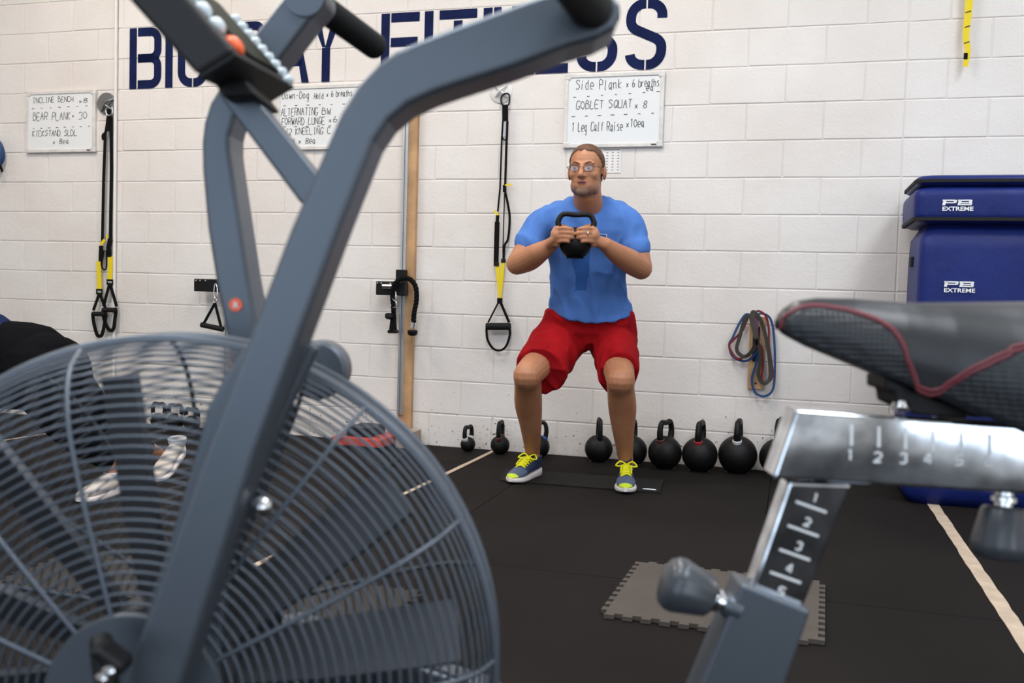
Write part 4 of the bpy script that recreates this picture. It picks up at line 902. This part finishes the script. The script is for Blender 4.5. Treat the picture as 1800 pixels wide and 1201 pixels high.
def shoe(parent, heel, toe, L, mats, lace, ank, tilt=0.0):
    up_m, toe_m, sole_m, tip_m = mats
    d = (toe-heel); d.z = 0; yaw = d.normalized(); side = UZ.cross(yaw)
    def F(a, s, z):
        p = heel + yaw*(a*L) + side*s + UZ*z
        if tilt: q = p - (heel+yaw*L); ang = tilt; p = heel+yaw*L + yaw*(q.dot(yaw)*math.cos(ang)) + side*q.dot(side) + UZ*(q.z - q.dot(yaw)*math.sin(ang))
        return p
    wd = lambda a: float(np.interp(a, [0, .04, .15, .35, .55, .72, .88, .97, 1], [.012, .027, .035, .036, .043, .050, .044, .024, .008]))
    tp = lambda a: float(np.interp(a, [0, .06, .2, .33, .45, .6, .8, .95, 1], [.080, .098, .094, .100, .098, .080, .058, .042, .030]))
    sz = lambda a: float(np.interp(a, [0, .1, .4, .7, 1], [.040, .038, .030, .026, .028]))
    def ringU(a, g=0.0):
        w_ = wd(a)*.93+g; z0, z1 = sz(a)*.8, tp(a)+g; R_ = []
        for k in range(20):
            t = 2*math.pi*k/20; c, s = math.cos(t), math.sin(t); R_.append(F(a, w_*math.copysign(abs(c)**.75, c)*(1-.32*max(0, s)), (z0+z1)/2 + (z1-z0)/2*math.copysign(abs(s)**.85, s)))
        return R_
    b = MB(); A = [.0, .015, .05, .12, .2, .28, .36, .45, .55, .65, .75, .85, .92, .97, 1]
    b.loft([ringU(a) for a in A]); sh = b.build('shoe', up_m, parent, smooth=60)
    b = MB(); b.loft([ringU(a, .0016) for a in (.70, .78, .85, .92, .97, 1.0)]); b.build('toe_overlay', toe_m, sh, smooth=60)
    b = MB(); RS = []
    for a in [-.03, -.015, .02, .1, .25, .4, .55, .7, .85, .95, 1.0, 1.02]:
        w_ = wd(min(1, max(0, a)))+.004; z1 = sz(min(1, max(0, a))); z0 = .010*max(0, (a-.75)/.27)**2; hz = (z1-z0)*.5
        if a in (-.03, 1.02): w_ *= .6
        RS.append([F(a, w_*x, (z0+z1)/2+hz*z) for x, z in ((-.85, -1), (-.4, -1), (.4, -1), (.85, -1), (1, -.6), (1.03, 0), (1, .7), (.8, 1), (-.8, 1), (-1, .7), (-1.03, 0), (-1, -.6))])
    b.loft(RS); b.build('sole', sole_m, sh, smooth=50)
    if tip_m:
        b = MB(); b.loft([[p for p in ringU(a, .0035)] for a in (.93, .965, .985, 1.005)]); b.build('toe_bumper', tip_m, sh, smooth=60)
    b = MB(); b.lathe([(.040, -.02), (.044, .0), (.045, .012), (.040, .016), (.034, .004)], F(.2, 0, .092), F(.2, 0, .12)-F(.2, 0, .092) + yaw*.004, 24); b.build('collar', 'sock' if not lace else up_m, sh, smooth=50)
    if lace:
        b = MB(); b.prism([F(.34, -.024, .100), F(.34, .024, .100), F(.24, .026, .150), F(.22, 0, .158), F(.24, -.026, .150)], yaw*.008); b.build('tongue', 'blackp', sh, bevel=.002)
        for k in range(5):
            a = .40+.065*k; z = tp(a)+.003
            b = MB(); b.tube(cv([F(a, -.030+.001*k, z-.014), F(a+.012, -.012, z+.002), F(a-.012, .012, z+.002), F(a, .030-.001*k, z-.014)], 4), .0042, 7); b.build('lace', lace, sh, smooth=60)
            b = MB(); b.tube(cv([F(a+.03, -.026, z-.014), F(a+.02, 0, z+.001), F(a-.01, .024, z-.010)], 4), .004, 7); b.build('lace', lace, sh, smooth=60)
        for s in (-1, 1):
            b = MB(); b.tube(cv([F(.38, 0, tp(.38)+.008), F(.36, s*.03, tp(.38)+.022), F(.42, s*.052, tp(.4)+.004), F(.46, s*.03, tp(.46)+.006), F(.39, s*.004, tp(.39)+.010)], 5), .0042, 7); b.build('lace_loop', lace, sh, smooth=60)
            b = MB(); b.tube(cv([F(.38, 0, tp(.38)+.010), F(.5, s*.022, tp(.5)+.010), F(.66, s*.026, tp(.66)+.004)], 5), .004, 7); b.build('lace_end', lace, sh, smooth=60)
    return sh

# ---- the man holding the kettlebell
mtoe1, mheel1 = flo(897, 852), flo(953, 833); mtoe2, mheel2 = flo(1099, 870), flo(1101, 836)
man = thing('person', (mtoe1+mtoe2)/2 + V((0, .2, 0)), 'man in blue t-shirt and red shorts squatting with a kettlebell held at his chest', 'person')
def fix(h, t, L): d = (t-h).normalized(); return t - d*L
SLn = .31
mheel1 = fix(mheel1, mtoe1, SLn); mheel2 = fix(mheel2, mtoe2, SLn)
HD = at(1031, 302, 4.56); HY = math.radians(-17)     # head centre, turned to image left
RH = Matrix.Rotation(HY, 3, 'Z') @ Matrix.Rotation(math.radians(2), 3, 'X')
hp = lambda x, y, z: HD + RH @ V((x, y, z))
b = MB()
E3 = lambda c, r: b.ell(hp(*c), r, 22, RH)
E3((0, .012, .040), (.079, .098, .086)); E3((0, -.022, -.012), (.071, .076, .087)); E3((0, -.042, -.042), (.060, .053, .058)); E3((0, -.035, -.065), (.061, .060, .050)); E3((0, -.080, -.098), (.028, .022, .020)); E3((.045, -.02, -.07), (.024, .045, .035)); E3((-.045, -.02, -.07), (.024, .045, .035))
for s in (-1, 1):
    E3((s*.040, -.058, -.018), (.029, .028, .028)); E3((s*.030, -.080, .031), (.030, .018, .009)); E3((s*.0115, -.106, -.028), (.0105, .011, .009)); E3((s*.083, .014, -.006), (.010, .021, .034)); E3((s*.034, -.078, .004), (.018, .014, .012)); E3((s*.033, -.083, .0185), (.017, .012, .006))
limb(b, [hp(0, -.092, .026), hp(0, -.104, .0), hp(0, -.118, -.024)], [.010, .0115, .0135], 12)
E3((0, -.087, -.052), (.024, .014, .006)); E3((0, -.085, -.064), (.021, .014, .007))
NB = at(1036, 374, 4.70)
limb(b, [hp(0, .025, -.03), hp(0, .028, -.10), NB], [.066, .066, .078])
# torso core under the shirt
SHL, SHR = at(962, 394, 4.70), at(1103, 395, 4.70)
limb(b, [SHL, at(1034, 395, 4.72), SHR], [.06, (.10, .10), .06]); limb(b, [at(1035, 400, 4.74), at(1036, 480, 4.80), at(1038, 540, 4.86), at(1040, 565, 4.90)], [.11, .12, .11, .10])
# arms
ELL, ELR = at(909, 464, 4.62), at(1127, 472, 4.62); WRL, WRR = at(968, 431, 4.43), at(1064, 430, 4.43)
limb(b, [SHL, at(934, 425, 4.67), ELL], [.058, .058, .052]); limb(b, [ELL, at(930, 455, 4.56), at(950, 443, 4.48), WRL], [.053, .058, .047, .033])
limb(b, [SHR, at(1117, 432, 4.67), ELR], [.058, .058, .054]); limb(b, [ELR, at(1108, 460, 4.56), at(1085, 446, 4.48), WRR], [.054, .058, .047, .033])
# hands: palm, four fingers wrapped over the horns, thumb
def hand(wr, s):
    X = lambda px, py, Y: at(1011 + s*(px), py, Y)       # px measured from the bell centre line, s=-1 image left
    limb(b, [wr, X(38, 423, 4.40), X(29, 414, 4.375)], [(.034, .028), (.036, .024), (.034, .020)], 14)
    limb(b, [X(36, 414, 4.385), X(31, 402, 4.37)], [.020, .014], 12); limb(b, [X(37, 428, 4.39), X(31, 430, 4.375)], [.018, .013], 12)
    for k, (y, x1, r) in enumerate(((402, 5, .0100), (409.5, 2.5, .0105), (417, 4, .0102), (424.5, 11, .0092))):
        limb(b, [X(30, y+1, 4.362), X(22, y-1, 4.338), X(14, y-.5, 4.328), X((14+x1)/2, y+.3, 4.332), X(x1, y+1.5, 4.345)], [r*1.12, r*1.06, r, r*.95, r*.85], 12, 4)
    limb(b, [X(38, 410, 4.40), X(32, 400, 4.42), X(22, 398, 4.43), X(14, 401, 4.435)], [.014, .0125, .0115, .0095], 12, 4)
hand(WRL, -1); hand(WRR, 1)
# legs
KNL, KNR = at(927, 660, 4.58), at(1091, 668, 4.55); HPL, HPR = at(995, 585, 4.95), at(1075, 587, 4.95)
ANL = mheel1 + (mtoe1-mheel1)*.22 + UZ*.115; ANR = mheel2 + (mtoe2-mheel2)*.22 + UZ*.115
AL, AR = at(936, 792, ANL.y), at(1099, 800, ANR.y)
mix = lambda p, q, t: p + (q-p)*t
for H_, K_, A_, F_, sg in ((HPL, KNL, AL, ANL, -1), (HPR, KNR, AR, ANR, 1)):
    limb(b, [H_, mix(H_, K_, .5), mix(H_, K_, .88), K_], [.10, .084, .072, .067])
    limb(b, [K_, mix(K_, A_, .12)+V((0, .02, 0)), mix(K_, A_, .36)+V((sg*.004, .035, 0)), mix(K_, A_, .62)+V((0, .02, 0)), A_, F_-UZ*.02], [.068, .066, .069, .057, .039, .038])
    b.ell(K_+V((0, -.018, -.006)), (.046, .045, .052), 16)
body = b.build('body', ['skin', 'lips', 'stubble'], man); remesh(body, .0042, 4)
# colour zones of the face, hair grown from the head surface
me = body.data; inv = ROOT[man.as_pointer()].inverted(); RHi = RH.inverted()
for m in ('skin', 'lips', 'stubble'):
    if len(me.materials) < 3 or True: pass
me.materials.clear(); [me.materials.append(MT[m]) for m in ('skin', 'lips', 'stubble')]
loc = [RHi @ ((inv @ v.co) - HD) for v in me.vertices]; hairF = []; beardF = []
for p in me.polygons:
    c = sum((loc[i] for i in p.vertices), V())/len(p.vertices); p.material_index = 0
    if c.z < -.14 or c.length > .2: continue
    if abs(c.x) < .022 and c.y < -.088 and -.068 < c.z < -.049: p.material_index = 1
    elif c.z < -.058 - .25*max(0, -c.y-.05) + .03*nz.noise(c*60) and c.z > -.125 and c.y < -.01 and not (c.y < -.085 and c.z > -.078 and abs(c.x) < .03): p.material_index = 2
    hl = float(np.interp(c.y, [-.10, -.075, -.05, -.02, .0, .04], [.112, .100, .085, .045, .012, -.045]))
    if c.z > hl + .010*nz.noise(c*70) and not (abs(c.x) > .083 and c.z < .03): hairF.append(p.index)
    if -.118 < c.z < -.080 and abs(c.x) < .030 and c.y < -.06: beardF.append(p.index)
def shell(fidx, name, m, off):
    used = sorted({i for f in fidx for i in me.polygons[f].vertices}); mp = {i: k for k, i in enumerate(used)}; n_ = len(used)
    vs0 = [me.vertices[i].co - me.vertices[i].normal*.001 for i in used]; cnt = {}
    for f in fidx:
        vv = list(me.polygons[f].vertices)
        for a, c in zip(vv, vv[1:]+vv[:1]): cnt[(min(a, c), max(a, c))] = cnt.get((min(a, c), max(a, c)), 0)+1
    edge = {i for e_, k in cnt.items() if k == 1 for i in e_}
    vs1 = [me.vertices[i].co + me.vertices[i].normal*(.0008 if i in edge else off*random.uniform(.8, 1.2)) for i in used]
    m2 = bpy.data.meshes.new(name); m2.from_pydata([tuple(v) for v in vs1], [], [[mp[i] for i in me.polygons[f].vertices] for f in fidx]); m2.materials.append(MT[m]); m2.shade_smooth()
    o = bpy.data.objects.new(name, m2); C.objects.link(o); o.parent = man; ROOT[o.as_pointer()] = ROOT[man.as_pointer()]; return o
shell(hairF, 'hair', 'hair', .005); shell(beardF, 'chin_beard', 'beard', .0014)
for s in (-1, 1):
    b = MB(); b.ell(hp(s*.033, -.0835, .007), (.0108, .0105, .0052), 16, RH); ey = b.build('eye', 'eyew', man, smooth=80)
    b = MB(); b.ell(hp(s*.033-.002, -.0925, .0072), (.0058, .0032, .0055), 12, RH); b.build('iris', 'iris', ey, smooth=80)
    b = MB(); b.tube(cv([hp(s*.015, -.098, .030), hp(s*.034, -.0975, .036), hp(s*.054, -.084, .030)], 4), .0026, 6); b.build('eyebrow', 'hair', man, smooth=60)
b = MB(); b.tube(cv([hp(-.017, -.0965, -.0585), hp(0, -.1015, -.0575), hp(.017, -.0965, -.0585)], 4), .0016, 6); b.build('mouth_line', mat('mouth_shadow', (.06, .02, .018), .7), man)
# spectacles
gl = None
for s in (-1, 1):
    lp = [hp(s*(.0335 + .0215*math.cos(t)*(1 if abs(math.cos(t)) < .8 else .98)), -.112 + .010*abs(.0335+.0215*s*s*math.cos(t))/.055*.6, .006 + .0145*math.copysign(abs(math.sin(t))**.7, math.sin(t))) for t in (2*math.pi*k/28 for k in range(28))]
    b = MB(); b.tube(lp, .0012, 6, loop=True); o = b.build('spectacle_rim', 'wirefr', man, smooth=60)
    b = MB(); b.prism(lp, RH @ V((0, .0015, 0))); b.build('spectacle_lens', 'lens', o)
    b = MB(); b.tube([hp(s*.054, -.107, .012), hp(s*.074, -.085, .014), hp(s*.084, .0, .010), hp(s*.082, .025, .002)], .0015, 6); b.build('spectacle_temple', 'wirefr', o, smooth=60)
b = MB(); b.tube([hp(-.013, -.113, .010), hp(0, -.117, .013), hp(.013, -.113, .010)], .0013, 6); b.build('spectacle_bridge', 'wirefr', man, smooth=60)
b = MB(); rc = at(1033, 411, 4.333); b.tube([rc + V((0, math.cos(t)*.0115, math.sin(t)*.0122)) for t in (2*math.pi*k/20 for k in range(20))], .002, 6, loop=True); b.build('finger_ring', 'gold', man, smooth=60)
# t-shirt
def ring(cx, y, hwpx, Y, hd, p=2.6, n=40, tilt=0.0):
    c = at(cx, y, Y); hw = hwpx*Y/FPX; R_ = []
    for k in range(n):
        t = 2*math.pi*k/n; co, si = math.cos(t), math.sin(t); R_.append(c + V((hw*math.copysign(abs(co)**(2/p), co), hd*math.copysign(abs(si)**(2/p), si), tilt*abs(co)**2)))
    return R_
b = MB()
b.loft([ring(1037, 567, 72, 4.87, .158, tilt=.055), ring(1037, 545, 71, 4.86, .160, tilt=.03), ring(1037, 520, 67, 4.84, .156), ring(1034, 480, 67, 4.80, .150), ring(1033, 440, 70, 4.765, .145), ring(1033, 408, 75, 4.73, .140), ring(1034, 384, 79, 4.715, .118), ring(1035, 369, 68, 4.71, .098), ring(1036, 356, 50, 4.71, .084), ring(1036, 347, 36, 4.715, .078)])
limb(b, [at(985, 381, 4.71), at(957, 391, 4.69), at(938, 417, 4.67), at(930, 429, 4.66)], [.076, .076, .070, .073]); limb(b, [at(1085, 381, 4.71), at(1105, 394, 4.69), at(1113, 423, 4.67), at(1116, 435, 4.66)], [.076, .076, .070, .073])
tee = b.build('tshirt', ['tee', 'sweat'], man); remesh(tee, .007, 5)
def folds(o, amp, sx, sz, box=None):
    m_ = o.data
    nr = [v.normal.copy() for v in m_.vertices]
    for v, n2 in zip(m_.vertices, nr):
        w2 = inv @ v.co; q = V((w2.x*sx + 2.2*w2.z, w2.y*sx, w2.z*sz)); f_ = 1-abs(nz.noise(q)); f2 = nz.noise(q*2.3 + V((5, 1, 2)))
        v.co += n2*(amp*(f_**3 - .45) + amp*.35*f2)
    m_.update()
folds(tee, .013, 11, 5)
tm = tee.data; tm.materials.clear(); tm.materials.append(MT['tee']); tm.materials.append(MT['sweat'])
for p in tm.polygons:
    c = inv @ p.center; x, y = projpx(c); p.material_index = 0
    j = nz.noise(c*14)*9 + nz.noise(c*45)*4
    if p.normal.y < .1 and 438 < y < 511 + j*.6 and abs(x-1022+j*.35) < 15 - (y-440)*.07 + j*.35: p.material_index = 1
b = MB(); b.tube([NB + V((.070*math.cos(t)+.001, .067*math.sin(t)-.005, .026+.020*math.sin(t))) for t in (2*math.pi*k/40 for k in range(40))], .0085, 8, loop=True); b.build('neckband', 'tee', man, smooth=60)
# chest print beside the kettlebell
def chest(px, py):
    best = None; o = tee; d = ray(px, py); ok, hit, nr, i = o.ray_cast(ROOT[man.as_pointer()] @ CAM, d.normalized()); return (inv @ hit) if ok else at(px, py, 4.56)
b = MB(); cc = [chest(*p) + V((0, -.006, 0)) for p in ((1048, 411), (1066, 412), (1066, 434), (1048, 433))]
b.tube(cc, .0022, 6, loop=True); b.build('chest_print', 'white', man)
b = MB(); k_ = chest(1060, 423)+V((0, -.004, 0)); b.add([k_+V((-.016, 0, .016)), k_+V((.010, 0, .016)), k_+V((.004, 0, -.016)), k_+V((-.004, 0, -.004))], [(0,1,2,3)]); b.build('chest_print', 'navy', man)
# shorts
b = MB()
b.loft([ring(1037, 545, 76, 4.89, .168), ring(1036, 565, 81, 4.91, .175), ring(1035, 585, 84, 4.93, .175), ring(1034, 600, 74, 4.95, .16), ring(1030, 613, 34, 4.95, .13)])
def legloft(cs):
    rings = []
    for i, (c, rx, ry) in enumerate(cs):
        a = cs[max(0, i-1)][0]; z = cs[min(len(cs)-1, i+1)][0]; T = (z-a).normalized(); u = T.cross(V((0, 1, 0))); u = (u if u.length > .1 else V((1, 0, 0))).normalized(); w_ = u.cross(T).normalized()
        rings.append([c + u*rx*math.cos(t) + w_*ry*math.sin(t) for t in (2*math.pi*k/32 for k in range(32))])
    b.loft(rings)
legloft([(at(1000, 577, 4.95), .14, .14), (at(979, 606, 4.87), .135, .135), (at(960, 634, 4.75), .127, .130), (at(949, 653, 4.655), .124, .128)])
legloft([(at(1072, 577, 4.95), .13, .14), (at(1079, 608, 4.87), .118, .138), (at(1085, 636, 4.75), .103, .136), (at(1088, 659, 4.645), .092, .128)])
sho = b.build('shorts', 'short', man); remesh(sho, .007, 4); folds(sho, .012, 9, 6); sho.data.materials.clear(); sho.data.materials.append(MT['short'])
for h, t_ in ((mheel1, mtoe1), (mheel2, mtoe2)): shoe(man, h+UZ*.005, t_+UZ*.005, SLn, ('shoe', 'shoetoe', 'sole', 'lime'), 'lace', None)
# the kettlebell in his hands
kc = at(1011.5, 428, 4.415); rk = .0735
kb = kettlebell(kc - UZ*(rk*.93), rk, at(1011.5, 373, 4.415).z - kc.z, .080, 0, None, 'black kettlebell held upright by its horns at the man\'s chest')

# ---- the person bending over at the left
pt1, ph1 = flo(138, 886), flo(190, 872); pt2 = flo(274, 850)
per = thing('person', (pt1+pt2)/2, 'person in black leggings bending over behind the fan at the left edge', 'person')
toeD = (pt1-ph1).normalized(); ph1 = pt1 - toeD*.27
yp = 4.35
hipN, hipF = at(68, 660, 4.22), at(88, 660, 4.42)
knN, anN = at(118, 752, 4.12), ph1 + toeD*.06 + UZ*.13
knF = at(190, 752, 4.48); heelF = pt2 + V((.16, .06, .17)); anF = at(266, 792, 4.76)
b = MB()
limb(b, [anN - UZ*.04, anN, mix(anN, knN, .3)], [.038, .036, .045]); limb(b, [anF + (anF-knF).normalized()*.05, anF, mix(anF, knF, .3)], [.036, .036, .045])
sh_c = at(-190, 590, 4.25); headp = at(-290, 640, 4.2)
limb(b, [at(20, 650, 4.3), at(-90, 610, 4.27), sh_c], [.15, .15, .14]); limb(b, [sh_c, mix(sh_c, headp, .5), headp], [.06, .06, .07]); b.ell(headp, (.085, .085, .11), 18)
for dy in (-.2, .2):
    s0 = sh_c + V((0, dy, -.02)); limb(b, [s0, s0+V((.03, 0, -.26)), s0+V((.0, 0, -.50)), s0+V((-.01, 0, -.58))], [.052, .044, .032, .036])
    for q in range(4): limb(b, [s0+V((-.03+.018*q, 0, -.60)), s0+V((-.03+.018*q, .01, -.66)), s0+V((-.026+.018*q, .025, -.69))], [.010, .009, .008], 10, 3)
bd = b.build('body', 'skin2', per); remesh(bd, .007, 3); bd.data.materials.clear(); bd.data.materials.append(MT['skin2'])
b = MB(); limb(b, [at(52, 644, 4.32), at(0, 640, 4.32), at(-50, 627, 4.30)], [.198, .198, .18], 24); limb(b, [hipN, mix(hipN, knN, .45), knN, mix(knN, anN, .45), mix(knN, anN, .84)], [.165, .118, .078, .066, .046]); limb(b, [hipF, mix(hipF, knF, .45), knF, mix(knF, anF, .45), mix(knF, anF, .86)], [.165, .118, .078, .066, .046])
b.ell(at(84, 655, 4.24), (.16, .15, .175), 20); b.ell(at(98, 657, 4.42), (.16, .15, .175), 20)
lg = b.build('leggings', 'legg', per); remesh(lg, .009, 6); lg.data.materials.clear(); lg.data.materials.append(MT['legg'])
b = MB(); limb(b, [at(-38, 628, 4.31), at(-90, 612, 4.28), at(-190, 588, 4.25)], [.215, .20, .175], 24)
for dy in (-.2, .2): s0 = sh_c + V((0, dy, -.02)); limb(b, [s0+V((0, -dy*.3, .02)), s0, s0+V((.02, 0, -.16))], [.09, .075, .068])
tp_ = b.build('top', 'tee2', per); remesh(tp_, .009, 5); tp_.data.materials.clear(); tp_.data.materials.append(MT['tee2'])
b = MB(); b.ell(headp + V((.01, .0, .03)), (.095, .095, .10), 18); b.build('hair', 'hair', per, smooth=80)
shoe(per, ph1, pt1, .27, ('wshoe', 'wshoe', 'sole', None), None, None)
d2 = (toeD*.6 + V((-.1, -1, 0))).normalized(); shoe(per, pt2 - d2*.26, pt2, .26, ('wshoe', 'wshoe', 'sole', None), None, None, tilt=.42)
